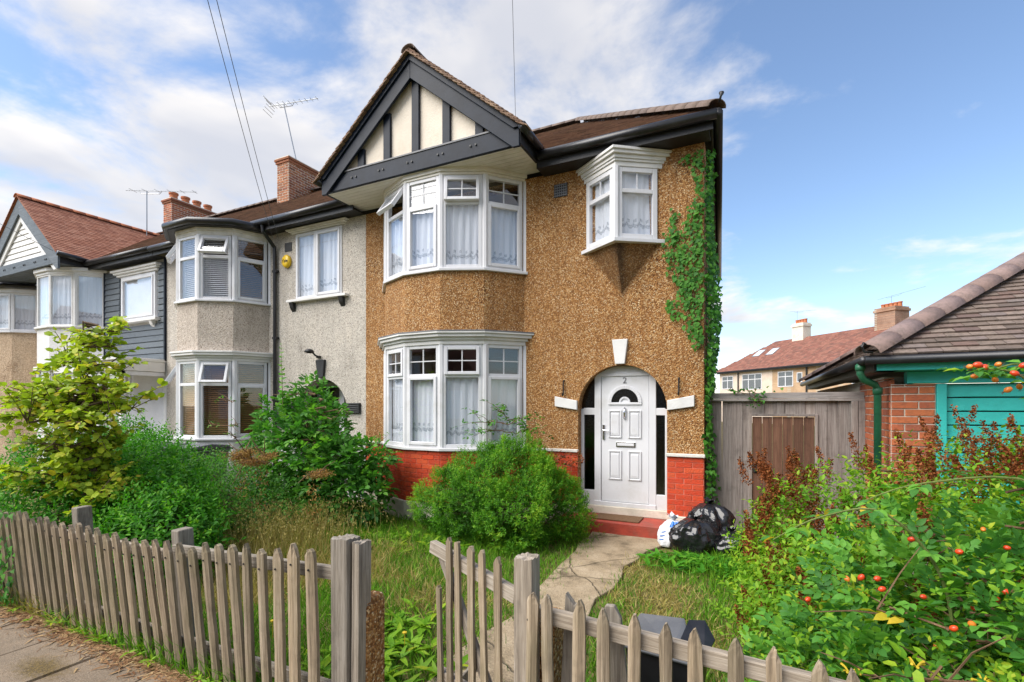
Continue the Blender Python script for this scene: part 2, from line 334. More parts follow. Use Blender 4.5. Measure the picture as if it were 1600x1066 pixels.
# ------------------------------------------------------------------ geometry helpers
def wloc(o):
    v = Vector((0, 0, 0))
    while o is not None: v = v + o.location; o = o.parent
    return v
def tag(o, label=None, cat=None, group=None, kind=None):
    if label: o['label'] = label
    if cat: o['category'] = cat
    if group: o['group'] = group
    if kind: o['kind'] = kind
    return o
def thing(name, loc, label, cat, group=None):
    e = bpy.data.objects.new(name, None); COL.objects.link(e); e.location = loc; e.empty_display_size = .2
    return tag(e, label, cat, group)

class MB:
    def __init__(s, M=None): s.v = []; s.f = []; s.r = []; s.M = M; s.rv = 0.
    def add(s, vs, fs):
        k = len(s.v)
        for p in vs:
            p = Vector(p); s.v.append(tuple(s.M @ p) if s.M is not None else tuple(p)); s.r.append(s.rv)
        s.f += [tuple(i + k for i in f) for f in fs]
    def box(s, x0, x1, y0, y1, z0, z1):
        s.add([(x0, y0, z0), (x1, y0, z0), (x1, y1, z0), (x0, y1, z0), (x0, y0, z1), (x1, y0, z1), (x1, y1, z1), (x0, y1, z1)],
              [(0, 3, 2, 1), (4, 5, 6, 7), (0, 1, 5, 4), (1, 2, 6, 5), (2, 3, 7, 6), (3, 0, 4, 7)])
    def prism(s, poly, d):
        d = Vector(d); n = len(poly); a = [Vector(p) for p in poly]
        s.add(a + [p + d for p in a], [tuple(range(n))[::-1], tuple(range(n, 2 * n))] + [(i, (i + 1) % n, (i + 1) % n + n, i + n) for i in range(n)])
    def bar(s, p, q, w, h, up=(0, 0, 1)):
        p, q = Vector(p), Vector(q); d = (q - p).normalized(); side = d.cross(Vector(up))
        side = side.normalized() if side.length > 1e-5 else Vector((1, 0, 0)); u = side.cross(d)
        c = [side * (w / 2) + u * (h / 2), -side * (w / 2) + u * (h / 2), -side * (w / 2) - u * (h / 2), side * (w / 2) - u * (h / 2)]
        s.add([p + x for x in c] + [q + x for x in c], [(0, 1, 2, 3), (7, 6, 5, 4)] + [(i, i + 4, (i + 1) % 4 + 4, (i + 1) % 4) for i in range(4)])
    def tube(s, pts, r, n=8, closed_half=None):
        pts = [Vector(p) for p in pts]; rr = r if isinstance(r, (list, tuple)) else [r] * len(pts)
        up = None; rings = []
        for i, p in enumerate(pts):
            d = (pts[min(i + 1, len(pts) - 1)] - pts[max(i - 1, 0)]).normalized()
            if up is None: up = d.orthogonal().normalized()
            up = (up - d * up.dot(d)); up = up.normalized() if up.length > 1e-6 else d.orthogonal().normalized()
            sd_ = d.cross(up)
            rings.append([p + (up * math.cos(2 * math.pi * k / n) + sd_ * math.sin(2 * math.pi * k / n)) * rr[i] for k in range(n)])
        vs = [q for ring in rings for q in ring]; fs = []
        for i in range(len(pts) - 1):
            for k in range(n): fs.append((i * n + k, i * n + (k + 1) % n, (i + 1) * n + (k + 1) % n, (i + 1) * n + k))
        fs.append(tuple(range(n))[::-1]); fs.append(tuple(range((len(pts) - 1) * n, len(pts) * n)))
        s.add(vs, fs)
    def lathe(s, prof, c=(0, 0, 0), n=16):
        c = Vector(c); vs = []; fs = []
        for (r, z) in prof:
            for k in range(n): a = 2 * math.pi * k / n; vs.append(c + Vector((r * math.cos(a), r * math.sin(a), z)))
        for i in range(len(prof) - 1):
            for k in range(n): fs.append((i * n + k, i * n + (k + 1) % n, (i + 1) * n + (k + 1) % n, (i + 1) * n + k))
        fs.append(tuple(range(n))[::-1]); fs.append(tuple(range((len(prof) - 1) * n, len(prof) * n)))
        s.add(vs, fs)
    def build(s, name, mat, parent=None, bevel=0, smooth=False, kind=None, label=None):
        o = wloc(parent) if parent else Vector((0, 0, 0))
        me = bpy.data.meshes.new(name); me.from_pydata([tuple(Vector(p) - o) for p in s.v], [], s.f); me.update()
        if any(s.r):
            a = me.attributes.new('rnd', 'FLOAT', 'POINT'); a.data.foreach_set('value', s.r)
        ob = bpy.data.objects.new(name, me); COL.objects.link(ob)
        ms = mat if isinstance(mat, list) else [mat]
        for m in ms: me.materials.append(MATS[m])
        if smooth: me.polygons.foreach_set('use_smooth', [True] * len(me.polygons))
        if parent: ob.parent = parent
        if bevel:
            b = ob.modifiers.new('bevel', 'BEVEL'); b.width = bevel; b.segments = 2; b.limit_method = 'ANGLE'; b.angle_limit = R(40)
        if kind: ob['kind'] = kind
        if label: ob['label'] = label
        return ob

def build_split(mb, name, mat, parent, **k):
    """one object for each piece that hangs together"""
    par = list(range(len(mb.v)))
    def find(i):
        while par[i] != i: par[i] = par[par[i]]; i = par[i]
        return i
    for f in mb.f:
        for i in f[1:]: par[find(i)] = find(f[0])
    groups = {}
    for f in mb.f: groups.setdefault(find(f[0]), []).append(f)
    for fs in groups.values():
        ids = sorted({i for f in fs for i in f}); mp = {a: b for b, a in enumerate(ids)}; m = MB(); m.v = [mb.v[i] for i in ids]; m.r = [mb.r[i] for i in ids]; m.f = [tuple(mp[i] for i in f) for f in fs]
        m.build(name, mat, parent, **k)

def piece(me, name, loc, rotz=0, scale=(1, 1, 1), parent=None, rot=None):
    """another piece that shares mesh data; loc in world space"""
    ob = bpy.data.objects.new(name, me); COL.objects.link(ob)
    ob.location = Vector(loc) - (wloc(parent) if parent else Vector((0, 0, 0)))
    ob.rotation_euler = rot if rot else (0, 0, rotz); ob.scale = scale; ob.parent = parent
    return ob

def cham_box(name, mat, ch=.06):
    """unit brick centred on the origin with chamfered front edges (front is -Y)"""
    c = ch; v = []; 
    ring = lambda y, k: [(-.5 + k, y, -.5 + k), (.5 - k, y, -.5 + k), (.5 - k, y, .5 - k), (-.5 + k, y, .5 - k)]
    v = ring(.5, 0) + ring(-.3, 0) + ring(-.5, c)
    f = [(0, 1, 2, 3)] + [(i, i + 4, (i + 1) % 4 + 4, (i + 1) % 4) for i in range(4)] + [(i + 4, i + 8, (i + 1) % 4 + 8, (i + 1) % 4 + 4) for i in range(4)] + [(11, 10, 9, 8)]
    me = bpy.data.meshes.new(name); me.from_pydata(v, [], [x[::-1] for x in f]); me.materials.append(MATS[mat]); me.update(); return me

def brick_run(parent, me, P, Q, z0, z1, course=.075, length=.225, depth=.03, proud=.008, seed=0, joint=.009):
    """a run of bricks along a wall line P->Q (outside is to the right of P->Q)"""
    P, Q = Vector((*P, 0)), Vector((*Q, 0)); d = Q - P; W = d.length; d.normalize(); n = Vector((d.y, -d.x, 0)); ang = math.atan2(d.y, d.x)
    rn = random.Random(seed); k = 0; z = z0
    while z < z1 - .02:
        h = min(course, z1 - z); x = 0.; first = True
        while x < W - .012:
            l = length * (.5 if (k % 2 and first) else 1.); first = False
            l = min(l, W - x)
            if W - x - l < .05: l = W - x
            c = P + d * (x + l / 2) + n * (proud - depth / 2 + rn.uniform(-.002, .003)) + Vector((0, 0, z + h / 2))
            piece(me, 'brick', c, ang, (max(.02, l - joint), depth, h - joint), parent)
            x += l
        z += h; k += 1

def offset_poly(pts, d):
    """offset an open outline (list of xy, going -x to +x with outside at -y) outwards; the end points slide along y=0"""
    n = len(pts); lines = []
    for i in range(n - 1):
        a, b = Vector(pts[i]), Vector(pts[i + 1]); t = (b - a).normalized(); nn = Vector((t.y, -t.x)); lines.append((a + nn * d, t))
    out = []
    a, t = lines[0]; s_ = (pts[0][1] - a.y) / t.y if abs(t.y) > 1e-6 else 0; out.append(tuple(a + t * s_))
    for i in range(n - 2):
        (a, t), (b, u) = lines[i], lines[i + 1]; den = t.x * u.y - t.y * u.x
        s_ = ((b.x - a.x) * u.y - (b.y - a.y) * u.x) / den; out.append(tuple(a + t * s_))
    a, t = lines[-1]; s_ = (pts[-1][1] - a.y) / t.y if abs(t.y) > 1e-6 else 0; out.append(tuple(a + t * s_))
    return out
def bow(xr, w, a, y0=0., n=5):
    pts = [(xr, y0)]
    for i in range(n):
        g = R(a * ((n - 1) / 2 - i)); pts.append((pts[-1][0] - w * math.cos(g), pts[-1][1] - w * math.sin(g)))
    return pts[::-1]
def bow_prism(mb, pts, z0, z1, back=.1):
    p = [(x, y, z0) for x, y in pts]; p = [(pts[0][0], back, z0)] + p + [(pts[-1][0], back, z0)]
    mb.prism(p[::-1], (0, 0, z1 - z0))
def ring_prism(mb, outer, inner, z0, z1):
    """a moulding following a bay: outer and inner outlines with the same number of points"""
    n = len(outer); vs = [(x, y, z0) for x, y in outer] + [(x, y, z0) for x, y in inner] + [(x, y, z1) for x, y in outer] + [(x, y, z1) for x, y in inner]; f = []
    for i in range(n - 1):
        f += [(i, i + 1, 2 * n + i + 1, 2 * n + i), (n + i, 3 * n + i, 3 * n + i + 1, n + i + 1), (2 * n + i, 2 * n + i + 1, 3 * n + i + 1, 3 * n + i), (i, n + i, n + i + 1, i + 1)]
    f += [(0, 2 * n, 3 * n, n), (n - 1, 2 * n - 1, 4 * n - 1, 3 * n - 1)]
    mb.add(vs, f)

def fmat(P, Q, inset=0.):
    """matrix of a facade facet: local x along P->Q, y into the house, z up"""
    P, Q = Vector((*P, 0)), Vector((*Q, 0)); d = (Q - P).normalized(); n = Vector((-d.y, d.x, 0))
    m = Matrix.Identity(4)
    for i in range(3): m[i][0] = d[i]; m[i][1] = n[i]; m[i][2] = (0, 0, 1)[i]; m[i][3] = (P + n * inset)[i]
    return m, (Q - P).length

def rect_frame(mb, x0, x1, z0, z1, t, y0, y1, T=None, B=None):
    T = t if T is None else T; B = t if B is None else B
    mb.box(x0, x0 + t, y0, y1, z0, z1); mb.box(x1 - t, x1, y0, y1, z0, z1)
    mb.box(x0 + t, x1 - t, y0 + .001, y1 - .001, z1 - T, z1); mb.box(x0 + t, x1 - t, y0 + .001, y1 - .001, z0, z0 + B)

def curtain(parent, Mx, x0, x1, z0, z1, y, amp=.018, freq=16., seed=0, mat='net_curtain', gather=0.):
    rn = random.Random(seed); nx = max(10, int((x1 - x0) * 60)); nz = 8; vs = []; uv = []
    ph = rn.uniform(0, 6); freq *= rn.uniform(.55, 1.35); amp *= rn.uniform(.7, 1.4); hm = rn.uniform(-.05, .05)
    for j in range(nz + 1):
        for i in range(nx + 1):
            a = i / nx; b = j / nz; x = x0 + (x1 - x0) * a; k = 2 * math.pi * freq * (x1 - x0) / 2
            yy = y + amp * math.sin(k * a + ph + .8 * math.sin(3 * a + 2 * b)) + .5 * amp * math.sin(2.3 * k * a + ph * 2 + b)
            vs.append(tuple(Mx @ Vector((x, yy, z0 + (z1 - z0) * b)))); uv.append((x + (ph % 1), (z1 - z0) * b + hm + .012 * math.sin(k * a + ph)))
    fs = [(j * (nx + 1) + i, j * (nx + 1) + i + 1, (j + 1) * (nx + 1) + i + 1, (j + 1) * (nx + 1) + i) for j in range(nz) for i in range(nx)]
    o = wloc(parent); me = bpy.data.meshes.new('curtain'); me.from_pydata([tuple(Vector(p) - o) for p in vs], [], fs)
    u = me.uv_layers.new(name='UVMap')
    for l in me.loops: u.data[l.index].uv = uv[l.vertex_index]
    me.polygons.foreach_set('use_smooth', [True] * len(fs)); me.materials.append(MATS[mat])
    ob = bpy.data.objects.new('curtain', me); COL.objects.link(ob); ob.parent = parent; return ob

def blind(parent, Mx, x0, x1, z0, z1, y, mat, pitch=.04):
    mb = MB(Mx); z = z0
    while z < z1:
        a = R(38); h = pitch * .52
        mb.add([(x0, y - h * math.cos(a), z - h * math.sin(a)), (x1, y - h * math.cos(a), z - h * math.sin(a)), (x1, y + h * math.cos(a), z + h * math.sin(a)), (x0, y + h * math.cos(a), z + h * math.sin(a)),
                (x0, y - h * math.cos(a), z - h * math.sin(a) + .003), (x1, y - h * math.cos(a), z - h * math.sin(a) + .003), (x1, y + h * math.cos(a), z + h * math.sin(a) + .003), (x0, y + h * math.cos(a), z + h * math.sin(a) + .003)],
               [(0, 3, 2, 1), (4, 5, 6, 7), (0, 1, 5, 4), (2, 3, 7, 6), (1, 2, 6, 5), (3, 0, 4, 7)])
        z += pitch
    for fx in (.15, .85): mb.box(x0 + (x1 - x0) * fx - .003, x0 + (x1 - x0) * fx + .003, y - .03, y - .027, z0, z1)
    return mb.build('blind', mat, parent)

def window(parent, Mx, x0, x1, z0, z1, zt=None, top='fixed', low='fixed', bars=(2, 2), cur='net', open_top=0, open_low=0, fr=.055, seed=0, hem=True, mat='upvc', pane='glass', yo=0.):
    """one light of a window: outer frame (the part) with sashes, panes, glazing bars and curtain as sub-parts"""
    mb = MB(Mx); rect_frame(mb, x0, x1, z0, z1, fr, yo + .0, yo + .07)
    if zt: mb.box(x0 + fr, x1 - fr, yo + .002, yo + .068, zt - .03, zt + .03)
    o = mb.build('window', mat, parent, bevel=.006)
    def light(a, b, c, d, kind, barn, ang):
        H = Mx
        if ang:  # top-hung, swung outwards about its head
            H = Mx @ Matrix.Translation((0, yo - .012, d)) @ Matrix.Rotation(-ang, 4, 'X') @ Matrix.Translation((0, -yo + .012, -d))
        y0, y1 = yo + .012, yo + .05; s = .0
        if kind == 'sash':
            y0, y1 = yo - .022, yo + .045; a -= .018; b += .018; c -= .018; d += .018; s = .05
            m2 = MB(H); rect_frame(m2, a, b, c, d, s, y0, y1); m2.build('sash', mat, o, bevel=.007)
        ga, gb, gc, gd = a + s - .004, b - s + .004, c + s - .004, d - s + .004
        ym = (y0 + y1) / 2
        m2 = MB(H); m2.box(ga, gb, ym - .004, ym + .004, gc, gd); m2.build('pane', pane, o)
        nx, nz = barn
        if nx > 1 or nz > 1:
            m2 = MB(H)
            for i in range(1, nx): x = ga + (gb - ga) * i / nx; m2.box(x - .008, x + .008, ym - .011, ym + .011, gc, gd)
            for i in range(1, nz): z = gc + (gd - gc) * i / nz; m2.box(ga, gb, ym - .010, ym + .010, z - .008, z + .008)
            m2.build('glazing_bar', mat, o)
    a, b = x0 + fr, x1 - fr
    if zt:
        light(a, b, zt + .03, z1 - fr, top, bars, open_top); light(a, b, z0 + fr, zt - .03, low, (1, 1), open_low)
    else: light(a, b, z0 + fr, z1 - fr, low, (1, 1), open_low)
    if cur == 'net': curtain(o, Mx, x0 + .01, x1 - .01, z0 + .04, z1 - .03, yo + .092, amp=.012, seed=seed)
    elif cur == 'netlow': curtain(o, Mx, x0 + .01, x1 - .01, z0 + .04, (zt or z1) - .02, yo + .092, amp=.012, seed=seed)
    elif cur: blind(o, Mx, x0 + .02, x1 - .02, z0 + .05, z1 - .05, yo + .10, cur)
    return o

def tiles(parent, O, U, S, wid, length, mat, clip=None, gauge=.1, tw=.165, name='roof_tiles', seed=0, th=.014):
    """courses of plain tiles: O lower corner, U along the eaves, S up the slope"""
    O, U, S = Vector(O), Vector(U).normalized(), Vector(S).normalized(); Nn = U.cross(S); rn = random.Random(seed)
    if Nn.z < 0: Nn = -Nn
    mb = MB(); nrow = int(length / gauge)
    for j in range(nrow + 1):
        s0 = j * gauge; x = -(tw / 2 if j % 2 else 0)
        while x < wid:
            a, b = max(x, 0) + .002, min(x + tw, wid) - .002
            if b - a > .03 and (clip is None or clip((a + b) / 2, s0 + gauge * .5)):
                mb.rv = rn.uniform(.02, 1); k = rn.uniform(-.003, .004); l = min(gauge * 1.35, length - s0 + .02); lift = .016 + k
                p = [O + U * a + S * s0, O + U * b + S * s0, O + U * b + S * (s0 + l), O + U * a + S * (s0 + l)]
                lo = [p[0] + Nn * lift, p[1] + Nn * (lift + rn.uniform(-.002, .002)), p[2] + Nn * .002, p[3] + Nn * .002]
                hi = [q + Nn * th for q in lo]
                mb.add(lo + hi, [(4, 5, 6, 7), (0, 1, 5, 4), (1, 2, 6, 5), (3, 0, 4, 7), (0, 3, 2, 1)])
            x += tw
    return mb.build(name, mat, parent, kind='stuff')

def ridge_tiles(parent, P, Q, mat='ridge_tile', l=.30, r=.12, name='ridge_tile', flat=.75, up=(0, 0, 1)):
    P, Q = Vector(P), Vector(Q); d = (Q - P); n = max(1, int(d.length / l)); d.normalize(); step = (Q - P).length / n
    sd_ = d.cross(Vector(up)).normalized(); u = sd_.cross(d)
    mb = MB(); K = 9; ring = lambda x, rr: [Vector((x, rr * math.cos(math.pi * k / (K - 1)), rr * flat * math.sin(math.pi * k / (K - 1)))) for k in range(K)]
    A, B, C_, D_ = ring(0, r), ring(step + .012, r * .975), ring(step + .012, r * .975 - .015), ring(0, r - .015)
    vs = A + B + C_ + D_; f = []
    for k in range(K - 1): f += [(k, k + 1, K + k + 1, K + k), (2 * K + k, 3 * K + k, 3 * K + k + 1, 2 * K + k + 1)[::-1], (k, 3 * K + k, 3 * K + k + 1, k + 1), (K + k, K + k + 1, 2 * K + k + 1, 2 * K + k)]
    mb.add(vs, f); me = bpy.data.meshes.new(name); me.from_pydata(mb.v, [], mb.f); me.materials.append(MATS[mat])
    me.polygons.foreach_set('use_smooth', [True] * len(me.polygons))
    Rm = Matrix((d, sd_, u)).transposed(); e = Rm.to_euler()
    for i in range(n):
        o = piece(me, name, P + d * (i * step), parent=parent, rot=e)

def gutter(parent, pts, r=.055, mat='black_plastic', name='gutter'):
    mb = MB(); mb.tube(pts, r, 10); return mb.build(name, mat, parent, smooth=True)

def arch_wall(mb, x0, x1, z0, z1, y0, y1, cx, rad, zs, n=20):
    """wall piece above an arched opening; also closes the sides below the springing"""
    arc = [(cx - rad * math.cos(math.pi * i / n), y0, zs + rad * math.sin(math.pi * i / n)) for i in range(n + 1)]
    left = [(x0, y0, z0), (cx - rad, y0, z0)]; right = [(cx + rad, y0, z0), (x1, y0, z0)]
    poly = left + arc + right + [(x1, y0, z1), (x0, y0, z1)]
    # split at the crown so that both halves are simple
    h = n // 2
    pl = left + arc[:h + 1] + [(cx, y0, z1), (x0, y0, z1)]; pr_ = arc[h:] + right + [(x1, y0, z1), (cx, y0, z1)]
    for p in (pl, pr_): mb.prism(p, (0, y1 - y0, 0))

def chimney(house, me, x0, x1, y0, y1, z0, z1, pots, seed=0, potr=.11):
    core = MB(); core.box(x0, x1, y0, y1, z0, z1); c = core.build('chimney', 'mortar', house)
    brick_run(c, me, (x0, y0), (x1, y0), z0, z1 - .14, seed=seed, depth=.03, proud=.007, joint=.016)
    brick_run(c, me, (x1, y0), (x1, y1), z0, z1 - .14, seed=seed + 1, depth=.03, proud=.007, joint=.016)
    for k, e in ((0, .035), (1, .06)):
        z = z1 - .14 + k * .07
        mb = MB(); mb.box(x0 - e, x1 + e, y0 - e, y1 + e, z + .004, z + .068); mb.build('corbel_course', 'brick_stock', c, bevel=.006)
    mb = MB(); mb.box(x0 - .04, x1 + .04, y0 - .04, y1 + .04, z1, z1 + .035); mb.build('flaunching', 'mortar', c, bevel=.01)
    for i in range(pots):
        y = y0 + (y1 - y0) * (i + .5) / pots; mb = MB()
        mb.lathe([(potr * 1.1, z1 + .03), (potr * .95, z1 + .12), (potr * .9, z1 + .24), (potr * 1.12, z1 + .25), (potr * 1.12, z1 + .31), (potr * .9, z1 + .32), (potr * .8, z1 + .31), (potr * .8, z1 + .12)], ((x0 + x1) / 2, y, 0), 16)
        mb.build('chimney_pot', 'terracotta', c, smooth=False)
    return c

def text_mesh(name, body, size, ext, mat, parent, loc):
    cu = bpy.data.curves.new(name, 'FONT'); cu.body = body; cu.size = size; cu.extrude = ext; cu.align_x = 'CENTER'
    t = bpy.data.objects.new(name, cu); COL.objects.link(t); dg = bpy.context.evaluated_depsgraph_get(); dg.update()
    me = bpy.data.meshes.new_from_object(t.evaluated_get(dg)); bpy.data.objects.remove(t); bpy.data.curves.remove(cu); me.materials.clear(); me.materials.append(MATS[mat])
    o = bpy.data.objects.new(name, me); COL.objects.link(o); o.parent = parent; o.location = Vector(loc) - wloc(parent); o.rotation_euler = (R(90), 0, 0); return o
# ------------------------------------------------------------------ ground, path, pavement
def sheet(name, pts, z, mat, kind='structure'):
    mb = MB(); mb.add([(x, y, z) for x, y in pts], [tuple(range(len(pts)))]); return tag(mb.build(name, mat), kind=kind)
sheet('ground', [(-900, -900), (900, -900), (900, 900), (-900, 900)], -.02, 'soil')
# garden path of worn concrete, uneven edges
def path():
    rn = random.Random(3); L, Rr = [], []
    for i in range(15):
        y = -5.15 + i * (4.85 / 14); w = (y + 5.15) / 4.85
        L.append((-1.95 + .06 * math.sin(w * 5) - .35 * max(0, w - .8) + rn.uniform(-.05, .05), y)); Rr.append((-1.22 + .05 * math.sin(w * 7 + 1) + .95 * max(0, w - .78) + rn.uniform(-.06, .06), y))
    mb = MB(); P = L + Rr[::-1]
    mb.prism([(x, y, -.06) for x, y in P], (0, 0, .078)); o = mb.build('garden_path', 'path_concrete', bevel=.012); return tag(o, kind='structure')
path()
def pavement():
    base = MB(); base.box(-30, 14, -7.9, -5.2, -.16, -.055); pv = tag(base.build('pavement', 'mortar'), kind='structure')
    me = cham_box('slab', 'slab', .012); rn = random.Random(5)
    for j, (ya, yb) in enumerate(((-5.98, -5.22), (-6.75, -5.99), (-7.5, -6.76))):
        for i in range(46):
            x0 = -22.0 + i * .63 + (.315 if j % 2 else 0) + .09
            if x0 > 6: break
            o = piece(me, 'paving_slab', (x0 + .31, (ya + yb) / 2, -.035 + rn.uniform(-.004, .004)), 0, (.612, .07, yb - ya - .016), pv, rot=(R(-90) + rn.uniform(-.006, .006), rn.uniform(-.004, .004), 0))
    kb = MB(); kb.box(-30, 14, -8.03, -7.9, -.3, -.01); tag(kb.build('kerb', 'concrete', bevel=.02), kind='structure')
    rd = MB(); rd.box(-60, 60, -14, -8.03, -.4, -.125); m_plain('asphalt', (.055, .053, .05), .9, .15, 4., .01, 80); tag(rd.build('road', 'asphalt'), kind='structure')
pavement()

# ------------------------------------------------------------------ the pebbledash house
BR_P = cham_box('brick_painted', 'brick_painted', .05); BR_O = cham_box('brick_orange', 'brick_orange', .04); BR_S = cham_box('brick_stock', 'brick_stock', .04)
CX_ = -4.82
A = thing('pebbledash_house', (-3.6, 0, 0), 'brown pebbledash end house with gabled two-storey bay, red brick dado and white door', 'house')
bayA = bow(-3.28, .68, 24)
def rooms(parent, x0, x1, z0, z1, d=2.6, y0=.26):
    mb = MB(); mb.add([(x0, y0, z0), (x1, y0, z0), (x1, d, z0), (x0, d, z0), (x0, y0, z1), (x1, y0, z1), (x1, d, z1), (x0, d, z1)],
                      [(0, 1, 2, 3), (7, 6, 5, 4), (2, 6, 7, 3)[::-1], (1, 5, 6, 2)[::-1], (3, 7, 4, 0)[::-1]]); return mb.build('room', 'interior', parent)
def house_A():
    w = MB()
    w.box(-6.57, -6.06, 0, .25, .28, 5.43); w.box(-6.06, -3.33, 0, .25, 2.9, 3.95); w.box(-3.33, -2.6, 0, .25, .28, 5.43); w.box(-6.06, -3.33, 0, .25, .28, 1.1)
    arch_wall(w, -2.6, -.9, 1.757, 2.6, 0, .25, -1.725, .653, 1.757); w.box(-2.6, -2.378, 0, .25, .28, 1.757); w.box(-1.072, -.584, 0, .25, .28, 1.757)
    w.box(-.9, -.584, 0, .25, 1.757, 2.6); w.box(-2.6, -.584, 0, .25, 2.6, 5.43); w.box(-6.06, -3.33, 0, .25, 5.40, 5.43)
    # side wall, slightly out of square
    w.prism([(-.584, .25, 0), (-1.04, 8.1, 0), (-1.30, 8.1, 0), (-.84, .25, 0)], (0, 0, 5.5))
    w.box(-6.57, -1.1, 8.0, 8.1, 0, 5.43)
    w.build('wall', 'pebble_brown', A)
    # arch reveal and recess in which the door stands
    pl = MB(); pl.box(-3.28, -2.378, -.02, .25, -.05, .28); pl.box(-1.072, -.57, -.03, .25, -.05, .27); pl.box(-6.57, -6.11, -.02, .25, -.05, .28)
    build_split(pl, 'plinth', 'plinth_cream', A, bevel=.008)
    # bay: plinth, brick dado, apron
    m = MB(); bow_prism(m, offset_poly(bayA, .035), -.05, .28); m.build('bay_plinth', 'plinth_cream', A, bevel=.008)
    m = MB(); ring_prism(m, offset_poly(bayA, -.002), offset_poly(bayA, -.2), .28, 1.10)
    dado = m.build('dado', 'red_mortar', A)
    m = MB(); m.box(-6.57, -6.12, -.004, 0, .28, 1.1); m.box(-3.27, -2.38, -.004, 0, .28, 1.1); m.box(-1.07, -.584, -.004, 0, .27, 1.1); build_split(m, 'wall_dado', 'red_mortar', A)
    for i in range(5): brick_run(dado, BR_P, bayA[i], bayA[i + 1], .285, 1.10, seed=i, proud=.006, joint=.007)
    for P, Q, z in (((-6.57, 0), (-6.12, 0), .285), ((-3.27, 0), (-2.38, 0), .285), ((-1.07, 0), (-.584, 0), .275)): brick_run(dado, BR_P, P, Q, z, 1.10, seed=9, proud=.009, joint=.007)
    brick_run(dado, BR_P, (-.584, 0), (-.60, .36), .275, 1.10, seed=4, proud=.006, joint=.007)
    m = MB()
    for x0, x1 in ((-6.57, -6.13), (-3.26, -2.37), (-1.085, -.565)): m.box(x0, x1, -.045, .01, 1.10, 1.145)
    build_split(m, 'dado_rail', 'old_white', A, bevel=.008)
    m = MB(); ring_prism(m, offset_poly(bayA, .0), offset_poly(bayA, -.14), 2.90, 3.90); m.build('bay_apron', 'pebble_brown', A)
    # sills and cornices of the bay
    for z, n in ((1.10, 0), (3.90, 1)):
        m = MB(); ring_prism(m, offset_poly(bayA, .05), offset_poly(bayA, -.12), z + .002, z + .05); m.build('sill', 'upvc', A, bevel=.008)
    m = MB()
    for k, (d, a, b) in enumerate(((.02, 2.765, 2.83), (.05, 2.83, 2.875), (.10, 2.875, 2.925), (.13, 2.925, 2.955))): ring_prism(m, offset_poly(bayA, d), offset_poly(bayA, -.1), a, b - .001)
    m.build('cornice', 'white_paint', A, bevel=.006)
    m = MB(); ring_prism(m, offset_poly(bayA, .135), offset_poly(bayA, -.05), 2.957, 2.972); m.build('lead_flashing', 'lead', A)
    m = MB()
    for d, a, b in ((.015, 5.40, 5.44), (.04, 5.44, 5.505)): ring_prism(m, offset_poly(bayA, d), offset_poly(bayA, -.12), a, b - .001)
    m.build('cornice', 'soffit_white', A, bevel=.006)
    for z0, z1 in ((1.15, 2.767), (3.95, 5.40)):
        for i, p in enumerate(bayA):
            mb = MB(); c = offset_poly(bayA, .004)[i]; mb.tube([(c[0], c[1] + .04, z0), (c[0], c[1] + .04, z1)], .052, 8); mb.build('corner_post', 'upvc', A)
    # the bay lights
    G = [('fixed', 'fixed', 0), ('sash', 'fixed', 0), ('fixed', 'sash', 0), ('sash', 'fixed', R(2)), ('fixed', 'sash', 0)]
    U = [('fixed', 'fixed', 0), ('sash', 'fixed', R(33)), ('fixed', 'sash', 0), ('sash', 'fixed', R(9)), ('fixed', 'sash', 0)]
    for i in range(5):
        Mx, W = fmat(bayA[i], bayA[i + 1])
        window(A, Mx, .03, W - .03, 1.15, 2.767, 2.28, G[i][0], G[i][1], (2, 2), 'netlow' if i != 3 else 'netlow', G[i][2], seed=i)
        window(A, Mx, .03, W - .03, 3.95, 5.40, 4.97, U[i][0], U[i][1], (2, 2), 'netlow', U[i][2], seed=10 + i)
    rooms(A, -6.3, -2.9, .3, 2.88); rooms(A, -6.3, -2.9, 3.1, 5.42)
    # corner window on its tapering corbel
    Lp, Ap, Rp = (-2.27, 0), (-1.71, -.37), (-1.15, 0)
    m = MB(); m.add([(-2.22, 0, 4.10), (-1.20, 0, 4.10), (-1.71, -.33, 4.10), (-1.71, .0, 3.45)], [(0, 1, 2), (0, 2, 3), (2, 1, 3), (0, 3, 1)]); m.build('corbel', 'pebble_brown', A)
    for P, Q, lo in ((Lp, Ap, 'fixed'), (Ap, Rp, 'fixed')):
        Mx, W = fmat(P, Q); window(A, Mx, .03, W - .055, 4.155, 5.16, 4.83, 'fixed', 'fixed', (2, 1), 'net', fr=.07, seed=31)
    def vring(m, d, z0, z1, back=.02):
        P = [(-2.27 - d * 1.2, back), (-2.27 - d * 1.2, 0), (-1.71, -.37 - d * 1.2), (-1.15 + d * 1.2, 0), (-1.15 + d * 1.2, back)]
        m.prism([(x, y, z0) for x, y in P], (0, 0, z1 - z0))
    m = MB(); vring(m, .05, 4.10, 4.155); m.build('sill', 'upvc', A, bevel=.006)
    m = MB()
    for d, a, b in ((.012, 5.16, 5.225), (.035, 5.225, 5.26), (.055, 5.26, 5.31), (.095, 5.31, 5.355), (.12, 5.355, 5.395)): vring(m, d, a, b - .001)
    m.build('cornice', 'white_paint', A, bevel=.005)
    m = MB(); m.tube([(-1.71, -.345, 4.16), (-1.71, -.345, 5.16)], .05, 8); m.build('corner_post', 'upvc', A)
    # air brick
    m = MB(); m.box(-2.765, -2.545, -.012, .02, 5.04, 5.24); v = m.build('air_brick', 'black_paint', A)
    me = cham_box('grille_bar', 'lead', .1)
    for i in range(5): piece(me, 'grille_bar', (-2.655, -.014, 5.06 + i * .04), 0, (.2, .012, .01), v)
